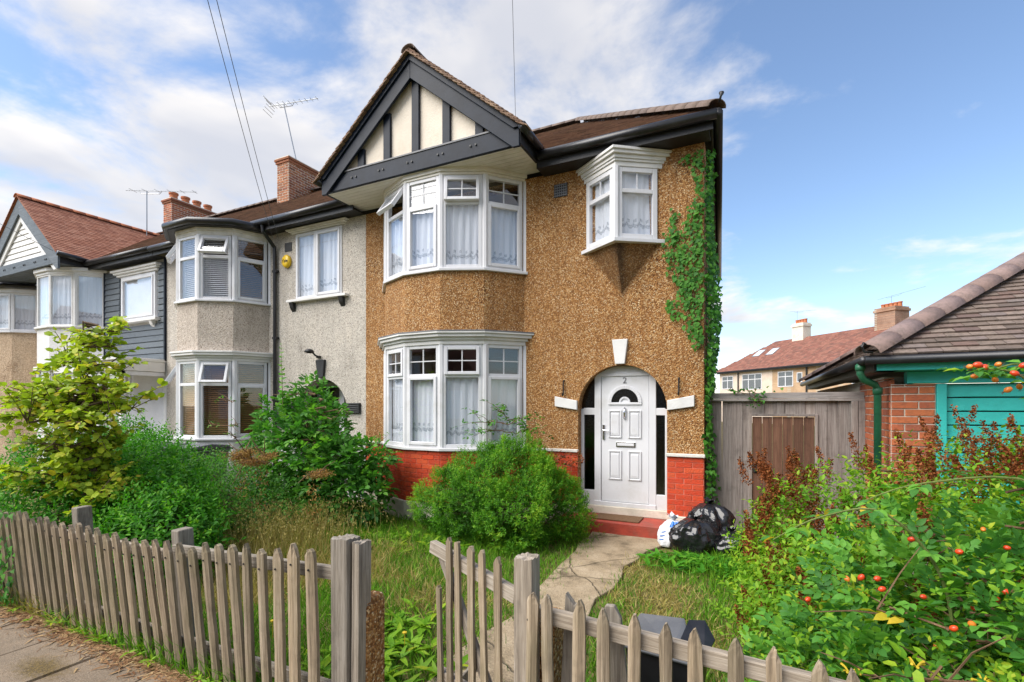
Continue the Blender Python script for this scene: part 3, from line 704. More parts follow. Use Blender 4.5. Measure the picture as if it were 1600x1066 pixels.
    for i in range(6): piece(me, 'grille_bar', (-2.745 + i * .036, -.016, 5.14), 0, (.009, .012, .19), v)
    # ----- gable over the bay
    yF = -.94; sl = .835; zt = 7.31; hw = 1.89
    def rake(m, top, bot, y0, y1, s, hw_=hw):
        m.prism([(CX_, y0, zt - top), (CX_, y0, zt - bot), (CX_ + s * (hw_ - .10), y0, zt - bot - sl * (hw_ - .10)), (CX_ + s * hw_, y0, zt - bot - sl * (hw_ - .10)), (CX_ + s * hw_, y0, zt - top - sl * hw_)][::int(s)], (0, y1 - y0, 0))
    for s in (-1, 1):
        m = MB(); rake(m, .0, .36, yF, yF + .045, s); m.build('bargeboard', 'navy_paint', A, bevel=.006)
        m = MB(); rake(m, -.045, .09, yF - .03, yF - .001, s, hw + .02); m.build('verge_board', 'navy_paint', A, bevel=.005)
    m = MB(); m.box(CX_ - 1.86, CX_ + 1.86, -.893, -.835, 5.50, 5.775); m.build('tie_beam', 'navy_paint', A, bevel=.006)
    m = MB(); m.box(CX_ - 1.8, CX_ + 1.8, -.905, -.80, 5.777, 5.80); m.build('beam_drip', 'lead', A)
    m = MB(); m.prism([(CX_ - 1.75, -.815, 5.72), (CX_ + 1.75, -.815, 5.72), (CX_, -.815, 5.74 + 1.75 * sl - .15)], (0, .06, 0)); m.build('gable_panel', 'cream_stucco', A)
    for xc in (-5.90, -5.35, -4.78, -4.20, -3.62):
        top = zt - .30 - sl * abs(xc - CX_); m = MB(); m.box(xc - .07, xc + .07, -.862, -.80, 5.78, top); m.build('stud', 'navy_paint', A, bevel=.008)
    for k in range(5):
        for dx in (-.045, .045):
            m = MB(); x = -6.02 + k * .58 + dx; m.tube([(x, -.893, 5.655), (x, -.908, 5.655)], .017, 8); m.build('bolt', 'black_paint', A)
    m0 = cham_box('soffit_board', 'soffit_white', .03)
    for k in range(9): piece(m0, 'soffit_board', (CX_, -.885 + .1 * k + .045, 5.517), 0, (3.74, .03, .094), A, rot=(R(90), 0, 0))
    m = MB(); m.box(CX_ - 1.87, CX_ + 1.87, -.84, .02, 5.535, 5.56); m.build('soffit_deck', 'dark_interior', A)
    # gable roof deck and tiles
    zr = 7.37
    for s in (-1, 1):
        m = MB(); e = 1.95
        m.add([(CX_, -.965, zr - .03), (CX_ + s * e, -.965, zr - .03 - sl * e), (CX_ + s * e, -.2, zr - .03 - sl * e), (CX_, 2.45, zr - .03)], [(0, 1, 2, 3) if s < 0 else (3, 2, 1, 0)]); m.build('roof_deck', 'black_paint', A)
        L = math.hypot(e, e * sl)
        O = (CX_ + s * e, -.985, zr - sl * e)
        tiles(A, O, (0, 1, 0), (-s, 0, sl), 3.6, L, 'tiles_brown', clip=lambda u, q: (-.985 + u) < ((zr - sl * e + q * sl / math.hypot(1, sl)) - 5.60) / .66 - .3 + .12, seed=3 + s)
    vt = MB(); vt.box(-.075, .075, 0, .16, 0, .016); vme = bpy.data.meshes.new('verge_tile'); vme.from_pydata(vt.v, [], vt.f); vme.materials.append(MATS['verge_tile']); rn = random.Random(17)
    for s in (-1, 1):
        for lay in (0, 1):
            for k in range(25):
                a = .05 + k * .0785 + lay * .04
                piece(vme, 'verge_tile', (CX_ + s * a, -1.035 + lay * .02 + rn.uniform(-.006, .006), zr - sl * a - .045 + lay * .03 + rn.uniform(-.004, .004)), parent=A, rot=(rn.uniform(-.02, .02), s * (math.atan(sl) - .16) + rn.uniform(-.03, .03), 0))
    ridge_tiles(A, (CX_, -1.0, zr - .02), (CX_, 2.35, zr - .02), 'ridge_dark', .3, .13)
    # main roof: front slope, hip end, ridge
    m = MB(); ec, eb, rp = (-.40, -.33, 5.58), (-.86, 8.3, 5.58), (-3.67, 4.0, 8.44)
    m.add([(-6.57, -.33, 5.58), ec, rp, (-6.57, 4.0, 8.44), eb, (-6.57, 8.3, 5.58)], [(0, 1, 2, 3), (1, 4, 2), (3, 2, 4, 5)]); m.build('roof_deck', 'black_paint', A)
    SL = math.hypot(1, .66)
    tiles(A, (-6.57, -.34, 5.60), (1, 0, 0), (0, 1, .66), 6.19, 4.33 * SL, 'tiles_brown', clip=lambda u, q: u > 1.0 and (-6.57 + u) < -.40 - (3.27 / 4.33) * (q / SL) + .06, seed=8)
    ridge_tiles(A, (-.40, -.36, 5.64), (-3.67, 4.0, 8.53), 'ridge_dark', .32, .13)
    ridge_tiles(A, (-3.67, 4.0, 8.51), (-6.57, 4.0, 8.51), 'ridge_dark', .32, .13)
    m = MB(); m.tube([(-.37, -.40, 5.67), (-.35, -.43, 5.73), (-.34, -.42, 5.77), (-.36, -.40, 5.79)], [.014, .014, .03, .02], 8); m.build('hip_iron', 'black_paint', A, smooth=True)
    # eaves: fascia, soffit and gutters
    m = MB(); m.box(-2.93, -.45, -.315, -.29, 5.40, 5.60); m.box(-2.93, -.50, -.289, 0, 5.405, 5.425)
    m.prism([(-.47, -.30, 5.44), (-.45, -.30, 5.44), (-.91, 8.2, 5.44), (-.93, 8.2, 5.44)], (0, 0, .14)); build_split(m, 'fascia', 'black_paint', A)
    gutter(A, [(-2.88, -.365, 5.565), (-.40, -.385, 5.55)], .066); gutter(A, [(-.385, -.40, 5.55), (-.845, 8.35, 5.55)], .060)
    gutter(A, [(CX_ + 1.96, -.99, 5.70), (CX_ + 1.96, -.36, 5.66)], .062); gutter(A, [(CX_ - 1.96, -.99, 5.70), (CX_ - 1.96, -.30, 5.66)], .062)
    m = MB(); m.box(CX_ + 1.86, CX_ + 1.90, -.92, -.28, 5.5, 5.68); m.box(CX_ - 1.90, CX_ - 1.86, -.92, -.1, 5.5, 5.68); build_split(m, 'gable_fascia', 'black_paint', A)
    # ----- doorway
    m = MB(); m.box(-2.378, -2.33, .14, .21, .30, 1.76); m.box(-1.12, -1.072, .14, .21, .30, 1.76)
    m.box(-2.16, -2.06, .135, .215, .30, 2.34); m.box(-1.345, -1.245, .135, .215, .30, 2.34); m.box(-2.07, -1.335, .130, .214, 2.25, 2.30)
    head = [(-2.16, .137, 2.26), (-1.245, .137, 2.26)] + [(-1.725 + .65 * math.sin(a), .137, 1.757 + .65 * math.cos(a)) for a in [math.asin(.48 / .65) - k * (2 * math.asin(.48 / .65) - .05) / 12 for k in range(13)] if 1.757 + .65 * math.cos(a) > 2.26]
    m.prism(head[::-1], (0, .07, 0))
    for x0, x1 in ((-2.335, -2.155), (-1.25, -1.115)): m.box(x0, x1, .14, .21, 1.67, 1.775); m.box(x0, x1, .14, .21, .30, .52)
    m.box(-2.16, -1.245, .12, .21, .30, .365)
    df = m.build('door_frame', 'upvc', A, bevel=.006)
    m = MB(); m.box(-2.378, -1.072, .10, .25, .18, .30); m.build('door_sill', 'plinth_cream', A, bevel=.01)
    for x0, x1, z0, z1 in ((-2.335, -2.155, .51, 1.68), (-1.25, -1.115, .51, 1.68), (-2.37, -2.155, 1.77, 2.3), (-1.25, -1.08, 1.77, 2.3)):
        m = MB(); m.box(x0, x1, .17, .178, z0, z1); m.build('side_light', 'glass_obscure', df)
    m = MB(); m.box(-2.055, -1.35, .15, .20, .37, 2.25); dr = m.build('door', 'upvc', A, bevel=.005)
    me = cham_box('door_panel', 'upvc', .09)
    for x0, x1 in ((-1.945, -1.745), (-1.65, -1.455)):
        for z0, z1 in ((1.325, 1.745), (.70, 1.14)):
            m = MB(); rect_frame(m, x0, x1, z0, z1, .025, .133, .152); m.build('panel_moulding', 'upvc', dr, bevel=.008)
            piece(me, 'door_panel', ((x0 + x1) / 2, .150, (z0 + z1) / 2), 0, (x1 - x0 - .075, .022, z1 - z0 - .075), dr)
    def halfring(m, r0, r1, y0, y1, cz, cx=-1.70, n=20):
        for i in range(n):
            a, b = math.pi * i / n, math.pi * (i + 1) / n
            m.prism([(cx - r0 * math.cos(a), y0, cz + r0 * math.sin(a)), (cx - r1 * math.cos(a), y0, cz + r1 * math.sin(a)), (cx - r1 * math.cos(b), y0, cz + r1 * math.sin(b)), (cx - r0 * math.cos(b), y0, cz + r0 * math.sin(b))], (0, y1 - y0, 0))
    m = MB(); halfring(m, .20, .25, .132, .153, 1.86); m.box(-1.95, -1.45, .132, .153, 1.825, 1.858); halfring(m, .055, .085, .134, .152, 1.858); m.build('fanlight_moulding', 'upvc', dr, bevel=.005)
    m = MB(); halfring(m, .085, .20, .146, .151, 1.86); m.build('fanlight_pane', 'glass_obscure', dr)
    m = MB(); halfring(m, .08, .205, .149, .1505, 1.86); m.build('fanlight_backing', 'dark_interior', dr)
    m = MB(); m.box(-1.83, -1.54, .138, .152, 1.19, 1.275); m.build('letterbox', 'chrome', dr, bevel=.006)
    m = MB(); m.box(-1.81, -1.56, .130, .139, 1.21, 1.25); m.build('letterbox_flap', 'upvc', dr, bevel=.004)
    m = MB(); m.tube([(-1.70, .14, 1.78), (-1.70, .12, 1.74), (-1.70, .115, 1.68), (-1.70, .14, 1.62)], [.012, .022, .014, .02], 8); m.build('knocker', 'chrome', dr, smooth=True)
    m = MB(); m.box(-2.035, -2.005, .130, .152, 1.30, 1.52); m.tube([(-2.02, .13, 1.44), (-2.02, .10, 1.44), (-1.93, .10, 1.435)], .009, 8); m.tube([(-2.02, .14, 1.36), (-2.02, .122, 1.36)], .013, 10); m.build('handle', 'chrome', dr)
    text_mesh('door_number', '2', .13, .004, 'lead', dr, (-1.70, .147, 2.145))
    m = MB(); m.box(-2.6, -.6, .9, .95, 0, 2.6); m.box(-2.6, -2.5, .25, .9, 0, 2.6); m.box(-.9, -.88, .25, .9, 0, 2.6); m.box(-2.6, -.6, .25, .95, 2.55, 2.6); m.build('hallway', 'interior', A)
    # keystone and imposts
    m = MB(); m.prism([(-1.845, -.045, 2.78), (-1.615, -.045, 2.78), (-1.66, -.045, 2.42), (-1.80, -.045, 2.42)][::-1], (0, .06, 0)); m.build('keystone', 'white_paint', A, bevel=.008)
    for s in (-1, 1):
        x = -1.725 + s * .66; m = MB(); P = [(x, -.04, 1.745), (x + s * .36, -.04, 1.80), (x + s * .36, -.04, 1.955), (x, -.04, 1.885)]
        m.prism(P[::-s], (0, .05, 0)); m.build('impost_block', 'white_paint', A, bevel=.008)
    for x in (-2.605, -.91):
        m = MB(); m.tube([(x, .0, 2.20), (x, -.03, 2.19), (x, -.03, 1.98), (x, -.07, 1.96), (x, -.08, 2.0)], .011, 6); m.build('iron_hook', 'black_paint', A)
    # front step
    m = MB(); m.prism([(-2.55, -.38, -.04), (-1.02, -.38, -.04), (-1.02, .10, -.04), (-2.55, .10, -.04)], (0, 0, .225)); m.build('door_step', 'red_step', A, bevel=.02)
house_A()
mt = MB(); mt.box(-2.05, -1.40, -.32, .04, .187, .205); tag(mt.build('doormat', 'coir', None, bevel=.006), 'worn brown coir mat lying on the red front step', 'doormat')

# ------------------------------------------------------------------ the grey pebbledash neighbour
B = thing('grey_house', (-9.7, 0, 0), 'grey pebbledash terraced house with flat-topped curved bay and black keystone over its porch', 'house')
bayB = bow(-9.25, .68, 33)
def house_B():
    w = MB()
    w.box(-12.93, -11.6, 0, .25, 1.1, 5.43); w.box(-11.6, -9.27, 0, .25, 2.9, 3.95); w.box(-9.27, -8.70, 0, .25, 1.1, 5.43); w.box(-11.6, -9.27, 0, .25, 5.38, 5.43)
    arch_wall(w, -8.70, -6.572, 1.66, 2.6, 0, .25, -7.715, .68, 1.66); w.box(-8.70, -8.395, 0, .25, 1.1, 1.66); w.box(-7.035, -6.572, 0, .25, 1.1, 1.66)
    w.box(-8.70, -6.572, 0, .25, 2.6, 3.95); w.box(-8.70, -8.43, 0, .25, 3.95, 5.36); w.box(-7.17, -6.572, 0, .25, 3.95, 5.36); w.box(-8.70, -6.572, 0, .25, 5.36, 5.43)
    w.build('wall', 'pebble_grey', B)
    w = MB(); w.box(-12.93, -11.6, -.015, .25, -.05, 1.1); w.box(-9.27, -8.395, -.015, .25, -.05, 1.1); w.box(-7.035, -6.572, -.015, .25, -.05, 1.1)
    ring_prism(w, offset_poly(bayB, .01), offset_poly(bayB, -.15), -.05, 1.1); build_split(w, 'painted_base', 'white_paint', B)
    w = MB(); ring_prism(w, bayB, offset_poly(bayB, -.14), 2.92, 3.92); w.build('bay_apron', 'pebble_pink', B)
    for z in (1.10, 3.92):
        m = MB(); ring_prism(m, offset_poly(bayB, .06), offset_poly(bayB, -.12), z + .002, z + .045); m.build('sill', 'upvc', B, bevel=.008)
    m = MB()
    for d, a, b in ((.02, 2.72, 2.78), (.05, 2.78, 2.83), (.11, 2.83, 2.88), (.13, 2.88, 2.92)): ring_prism(m, offset_poly(bayB, d), offset_poly(bayB, -.1), a, b - .001)
    m.build('cornice', 'white_paint', B, bevel=.006)
    m = MB()
    for d, a, b in ((.01, 5.28, 5.36), (.04, 5.36, 5.42)): ring_prism(m, offset_poly(bayB, d), offset_poly(bayB, -.12), a, b - .001)
    m.build('bay_head', 'old_white', B)
    m = MB(); ring_prism(m, offset_poly(bayB, .16), offset_poly(bayB, -.1), 5.42, 5.46); m.build('bay_soffit', 'black_paint', B)
    pr_ = offset_poly(bayB, .20); m = MB(); m.tube([(x, y, 5.49) for x, y in pr_], .07, 10); m.build('gutter', 'black_plastic', B, smooth=True)
    m = MB(); bow_prism(m, offset_poly(bayB, .20), 5.50, 5.53, .3); m.build('bay_roof', 'lead', B)
    for z0, z1 in ((1.145, 2.72), (3.965, 5.28)):
        for i, p in enumerate(bayB):
            mb = MB(); mb.tube([(p[0], p[1] + .04, z0), (p[0], p[1] + .04, z1)], .06, 8); mb.build('corner_post', 'upvc', B)
    kinds = [('fixed', 'fixed', 0), ('sash', 'fixed', R(30)), ('fixed', 'fixed', 0), ('sash', 'fixed', R(26)), ('fixed', 'sash', 0)]
    for i in range(5):
        Mx, W = fmat(bayB[i], bayB[i + 1])
        window(B, Mx, .04, W - .04, 1.145, 2.72, 2.24, kinds[i][0], kinds[i][1], (1, 1), 'blind_wood', kinds[i][2] if i != 3 else R(20), seed=40 + i)
        window(B, Mx, .04, W - .04, 3.965, 5.28, 4.84, kinds[i][0], kinds[i][1], (1, 1), 'blind_pale' if i != 4 else 'blind_wood', kinds[i][2], seed=50 + i)
    rooms(B, -11.8, -9.1, .3, 2.9); rooms(B, -11.8, -9.1, 3.1, 5.42); rooms(B, -8.65, -6.9, 3.1, 5.42)
    Mx, W = fmat((-8.43, 0), (-7.17, 0))
    window(B, Mx, .0, .56, 3.98, 5.32, None, low='fixed', cur='net', yo=-.02, seed=60); o = window(B, Mx, .56, 1.26, 3.98, 5.32, None, low='sash', cur='net', yo=-.02, seed=61)
    m = MB(); m.box(-8.62, -7.0, -.10, .02, 3.925, 3.975); m.build('sill', 'white_paint', B, bevel=.006)
    for x in (-8.50, -7.15):
        m = MB(); m.prism([(x - .05, 0, 3.92), (x - .05, -.09, 3.92), (x - .05, -.06, 3.82), (x - .05, 0, 3.74)], (.1, 0, 0)); m.build('sill_bracket', 'black_paint', B)
    m = MB(); m.box(-8.52, -7.08, -.05, .02, 5.33, 5.36); m.box(-8.57, -7.03, -.09, .02, 5.361, 5.39); m.box(-8.62, -6.98, -.12, .02, 5.391, 5.415); m.build('window_head', 'old_white', B, bevel=.006)
    # porch
    m = MB(); m.box(-8.7, -6.6, 1.0, 1.06, 0, 2.7); m.box(-8.7, -8.6, .25, 1., 0, 2.7); m.box(-6.9, -6.8, .25, 1., 0, 2.7); m.box(-8.7, -6.6, .25, 1.06, 2.6, 2.7); m.build('porch_recess', 'interior', B)
    m = MB(); rect_frame(m, -8.39, -7.04, .1, 2.30, .07, .5, .56); m.box(-7.75, -7.62, .5, .56, .1, 2.3); m.box(-8.32, -7.75, .505, .555, 1.0, 1.1); pf = m.build('porch_door_frame', 'upvc', B, bevel=.006)
    for x0, x1 in ((-8.32, -7.75), (-7.62, -7.11)):
        m = MB(); m.box(x0, x1, .525, .533, .17, 2.23); m.build('porch_pane', 'glass', pf)
    m = MB(); m.prism([(-7.84, -.05, 2.72), (-7.60, -.05, 2.72), (-7.64, -.05, 2.37), (-7.79, -.05, 2.37)][::-1], (0, .06, 0)); m.build('keystone', 'black_paint', B, bevel=.008)
    for s in (-1, 1):
        x = -7.715 + s * .66; me = cham_box('impost_rib', 'black_paint', .2)
        m = MB(); m.box(min(x, x + s * .36), max(x, x + s * .36), -.035, .02, 1.66, 1.86); ib = m.build('impost_block', 'black_paint', B, bevel=.006)
        for k in range(5): piece(me, 'impost_rib', (x + s * .18, -.04, 1.68 + k * .04), 0, (.34, .02, .026), ib)
    m = MB(); m.tube([(-9.0, -.36, 5.54), (-9.0, -.34, 5.38), (-9.0, -.07, 5.12), (-9.0, -.06, 4.9), (-9.0, -.06, .0)], .038, 10)
    for z in (4.6, 3.2, 1.9, .8): m.box(-9.06, -8.94, -.08, .01, z, z + .05)
    m.build('downpipe', 'black_plastic', B)
    m = MB(); m.box(-8.76, -8.56, -.012, .02, 5.01, 5.19); v = m.build('air_brick', 'black_paint', B)
    # roof
    m = MB(); m.add([(-12.93, -.33, 5.58), (-6.57, -.33, 5.58), (-6.57, 4.0, 8.44), (-12.93, 4.0, 8.44), (-12.93, 8.3, 5.58), (-6.57, 8.3, 5.58)], [(0, 1, 2, 3), (3, 2, 5, 4)]); m.build('roof_deck', 'black_paint', B)
    SL = math.hypot(1, .66)
    tiles(B, (-12.93, -.36, 5.585), (1, 0, 0), (0, 1, .66), 6.36, 4.36 * SL, 'tiles_brown', seed=21)
    ridge_tiles(B, (-6.57, 4.0, 8.51), (-12.93, 4.0, 8.51), 'ridge_dark', .32, .13)
    m = MB(); m.box(-9.1, -6.60, -.315, -.29, 5.41, 5.60); m.box(-9.1, -6.6, -.289, 0, 5.432, 5.45); m.box(-12.93, -11.7, -.315, -.29, 5.41, 5.60); build_split(m, 'fascia', 'black_paint', B)
    gutter(B, [(-9.3, -.37, 5.55), (-6.70, -.37, 5.57)], .066); gutter(B, [(-12.95, -.37, 5.55), (-11.5, -.37, 5.56)], .066)
    chimney(B, BR_S, -12.88, -12.38, 3.1, 4.45, 7.5, 9.2, 0, 5)
house_B()
# alarm box, lamp
ab = thing('alarm_box', (-8.68, -.04, 4.80), 'yellow burglar alarm box on the grey house wall below a small vent', 'alarm')
m = MB(); m.M = Matrix.Translation((-8.68, 0, 4.80)); m.lathe([(.115, 0), (.115, .05), (.095, .075), (.0, .08)], (0, 0, 0), 20); m.M = None
m.v = [(-8.68 + (x + 8.68) * 1., -.0 - (z - 4.80), 4.80 + y * 1.15) for x, y, z in m.v]; m.build('cover', 'yellow_plastic', ab, smooth=True)
text_mesh('lettering', 'Yale', .10, .002, 'black_paint', ab, (-8.68, -.082, 4.77))
lm = thing('wall_lamp', (-7.80, 0, 2.85), 'small black lantern arm lamp above the black keystone', 'lamp')
m = MB(); m.tube([(-7.78, 0, 2.78), (-7.78, -.10, 2.80), (-7.80, -.16, 2.86)], .018, 8); m.lathe([(.05, 2.76), (.05, 2.80)], (-7.78, -.02, 0), 10); m.build('arm', 'black_paint', lm)
m = MB(); m.lathe([(.0, 2.93), (.07, 2.91), (.10, 2.86), (.05, 2.85), (.045, 2.84)], (-7.84, -.20, 0), 14); m.build('lamp_shade', 'black_paint', lm, smooth=True)

# ------------------------------------------------------------------ the slate-boarded house
C = thing('boarded_house', (-15.8, 0, 0), 'house clad in dark slate-blue boards with white curved bay under a white-boarded gable', 'house')
bayC = bow(-15.7, .68, 24); CG = -18.1
def house_C():
    w = MB(); w.box(-19.3, -18.5, 0, .25, -.05, 5.43); w.box(-18.5, -15.72, 0, .25, 2.9, 3.95); w.box(-15.72, -12.94, .02, .27, -.05, 5.43); w.build('wall', 'white_stucco', C)
    m0 = cham_box('cladding_board', 'clad_slate', .04); z = 2.95; k = 0; rn = random.Random(2)
    while z < 5.35:
        for x0, x1 in (((-15.68, -12.96),) if (z + .15 < 3.9 or z > 5.3) else ((-15.68, -14.98), (-13.24, -12.96))):
            piece(m0, 'cladding_board', ((x0 + x1) / 2, -.012, z + .075), 0, (x1 - x0, .05, .142), C, rot=(R(-7), rn.uniform(-.003, .003), 0))
        z += .15; k += 1
    m = MB(); m.box(-15.71, -15.66, -.05, .02, 2.9, 5.43); m.box(-12.97, -12.93, -.05, .02, 2.9, 5.43); build_split(m, 'corner_trim', 'navy_paint', C)
    m = MB(); ring_prism(m, bayC, offset_poly(bayC, -.14), -.05, 1.1); ring_prism(m, bayC, offset_poly(bayC, -.14), 2.85, 3.88); build_split(m, 'bay_apron', 'white_stucco', C)
    for z in (1.1, 3.87):
        m = MB(); ring_prism(m, offset_poly(bayC, .06), offset_poly(bayC, -.12), z + .002, z + .05); m.build('sill', 'white_paint', C, bevel=.008)
    m = MB(); ring_prism(m, offset_poly(bayC, .02), offset_poly(bayC, -.1), 5.30, 5.37); ring_prism(m, offset_poly(bayC, .07), offset_poly(bayC, -.1), 5.371, 5.47); ring_prism(m, offset_poly(bayC, .07), offset_poly(bayC, -.1), 2.75, 2.85); build_split(m, 'cornice', 'white_paint', C, bevel=.008)
    for z0, z1, zt in ((1.15, 2.75, 2.25), (3.92, 5.30, None)):
        for i, p in enumerate(bayC):
            if zt is None and i in (2, 3): continue
            mb = MB(); mb.tube([(p[0], p[1] + .04, z0), (p[0], p[1] + .04, z1)], .06, 8); mb.build('corner_post', 'white_paint', C)
        for i in range(5):
            Mx, W = fmat(bayC[i], bayC[i + 1]); window(C, Mx, .0 if zt is None and i in (2, 3) else .04, W - .0 if zt is None and i in (1, 2) else W - .04, z0, z1, zt, cur='net', bars=(1, 1), fr=.04, seed=70 + i, mat='white_paint')
    rooms(C, -18.7, -15.5, .3, 2.8); rooms(C, -18.7, -15.5, 3.0, 5.42); rooms(C, -15.2, -13.0, 3.0, 5.4)
    Mx, W = fmat((-14.93, 0), (-13.29, 0)); window(C, Mx, .05, 1.58, 3.99, 5.16, None, low='sash', cur='net', yo=-.04, seed=80, fr=.09)
    m = MB(); m.box(-15.1, -13.12, -.16, .02, 3.92, 3.985); m.build('sill', 'white_paint', C, bevel=.008)
    for x in (-14.9, -13.4):
        m = MB(); m.prism([(x - .06, -.03, 3.92), (x - .06, -.14, 3.92), (x - .06, -.10, 3.82), (x - .06, -.03, 3.76)], (.12, 0, 0)); m.build('sill_bracket', 'white_paint', C, bevel=.006)
    m = MB(); m.box(-15.02, -13.2, -.08, .02, 5.165, 5.22); m.box(-15.08, -13.14, -.13, .02, 5.221, 5.27); m.box(-15.14, -13.08, -.17, .02, 5.271, 5.32); m.build('window_head', 'white_paint', C, bevel=.008)
    # gable
    yF = -.94; sl = .84; zt = 7.48; hw = 2.18
    for s in (-1, 1):
        m = MB(); m.prism([(CG, yF, zt), (CG, yF, zt - .42), (CG + s * (hw - .1), yF, zt - .42 - sl * (hw - .1)), (CG + s * hw, yF, zt - .42 - sl * (hw - .1)), (CG + s * hw, yF, zt - sl * hw)][::s], (0, .05, 0)); m.build('bargeboard', 'clad_slate', C, bevel=.006)
        m = MB(); m.prism([(CG, yF + .051, zt - .40), (CG, yF + .051, zt - .62), (CG + s * (hw - .35), yF + .051, zt - .62 - sl * (hw - .35)), (CG + s * (hw - .1), yF + .051, zt - .40 - sl * (hw - .1))][::s], (0, .04, 0)); m.build('inner_bargeboard', 'white_paint', C, bevel=.006)
    m = MB(); m.box(CG - 2.1, CG + 2.1, yF + .02, yF + .08, 5.47, 5.76); m.build('tie_beam', 'clad_slate', C, bevel=.006)
    for k in range(6):
        for dx in (-.04, .04): m = MB(); x = CG - 1.5 + k * .6 + dx; m.tube([(x, yF + .02, 5.63), (x, yF + .004, 5.63)], .022, 8); m.build('bolt', 'black_paint', C)
    me = cham_box('gable_board', 'white_paint', .05); z = 5.76
    m = MB(); m.prism([(CG - 2.0, yF + .13, 5.76), (CG + 2.0, yF + .13, 5.76), (CG, yF + .13, 7.2)], (0, .05, 0)); m.build('gable_back', 'old_white', C)
    while z < 6.9:
        half = (zt - .45 - z - .1) / sl
        if half > .1: piece(me, 'gable_board', (CG, yF + .115, z + .075), 0, (2 * half, .04, .143), C, rot=(R(-8), 0, 0))
        z += .15
    m0 = cham_box('soffit_board', 'clad_slate', .03)
    for k in range(9): piece(m0, 'soffit_board', (CG, -.885 + .1 * k + .045, 5.50), 0, (4.2, .03, .094), C, rot=(R(90), 0, 0))
    zr = 7.54; e = 2.24
    for s in (-1, 1):
        m = MB(); m.add([(CG, -.965, zr - .03), (CG + s * e, -.965, zr - .03 - sl * e), (CG + s * e, -.1, zr - .03 - sl * e), (CG, 2.7, zr - .03)], [(0, 1, 2, 3) if s < 0 else (3, 2, 1, 0)]); m.build('roof_deck', 'terracotta', C)
        L = math.hypot(e, e * sl)
        tiles(C, (CG + s * e, -.985, zr - sl * e), (0, 1, 0), (-s, 0, sl), 3.8, L, 'tiles_red', clip=lambda u, q: (-.985 + u) < ((zr - sl * e + q * sl / math.hypot(1, sl)) - 5.60) / .66 - .3 + .12, seed=30 + s)
    ridge_tiles(C, (CG, -1.0, zr - .02), (CG, 2.7, zr - .02), 'terracotta', .3, .13)
    m = MB(); m.add([(-19.3, -.33, 5.58), (-12.93, -.33, 5.58), (-12.93, 4.0, 8.44), (-19.3, 4.0, 8.44), (-12.93, 8.3, 5.58), (-19.3, 8.3, 5.58)], [(0, 1, 2, 3), (3, 2, 4, 5)]); m.build('roof_deck', 'black_paint', C)
    SL = math.hypot(1, .66)
    tiles(C, (-19.3, -.36, 5.585), (1, 0, 0), (0, 1, .66), 6.36, 4.36 * SL, 'tiles_brown', clip=lambda u, q: u > 1.5, seed=22)
    ridge_tiles(C, (-12.93, 4.0, 8.51), (-19.3, 4.0, 8.51), 'ridge_dark', .32, .13)
    m = MB(); m.box(-15.9, -12.95, -.315, -.29, 5.41, 5.60); m.box(-15.9, -12.95, -.289, 0, 5.432, 5.45); m.box(CG + 2.1, CG + 2.14, -.9, -.1, 5.47, 5.68); build_split(m, 'fascia', 'black_paint', C)
    gutter(C, [(CG + 2.2, -.37, 5.57), (-12.95, -.37, 5.56)], .066); gutter(C, [(CG + 2.27, -.99, 5.68), (CG + 2.27, -.3, 5.62)], .065)
    chimney(C, BR_O, -19.5, -19.0, 3.55, 5.25, 7.6, 9.35, 4, 15, .14)
    # glazed lean-to porch
    m = MB(); m.box(-16.0, -12.95, -1.0, -.02, 2.62, 2.86); m.box(-16.05, -12.93, -1.06, -.02, 2.861, 2.93); pr_ = m.build('porch_roof', 'white_paint', C, bevel=.01)
    m = MB()
    for x in (-13.02, -14.0, -15.0, -15.9): m.box(x - .05, x + .05, -.95, -.87, 0, 2.62)
    m.box(-15.9, -12.97, -.945, -.875, .85, .93); m.box(-15.9, -12.97, -.945, -.875, 2.52, 2.615); m.box(-13.06, -12.98, -.86, -.02, 2.52, 2.61); m.box(-13.06, -12.98, -.86, -.02, 0, .9); m.build('porch_frame', 'upvc', C)
    for x0, x1 in ((-15.85, -15.05), (-14.95, -14.05), (-13.95, -13.07)):
        m = MB(); m.box(x0, x1, -.915, -.907, .93, 2.53); m.build('porch_pane', 'glass', C)
        m = MB(); m.box(x0, x1, -.92, -.90, .02, .85); m.build('porch_panel', 'upvc', C)
    m = MB(); m.box(-13.024, -13.016, -.86, -.02, .9, 2.52); m.build('porch_pane', 'glass', C)
house_C()

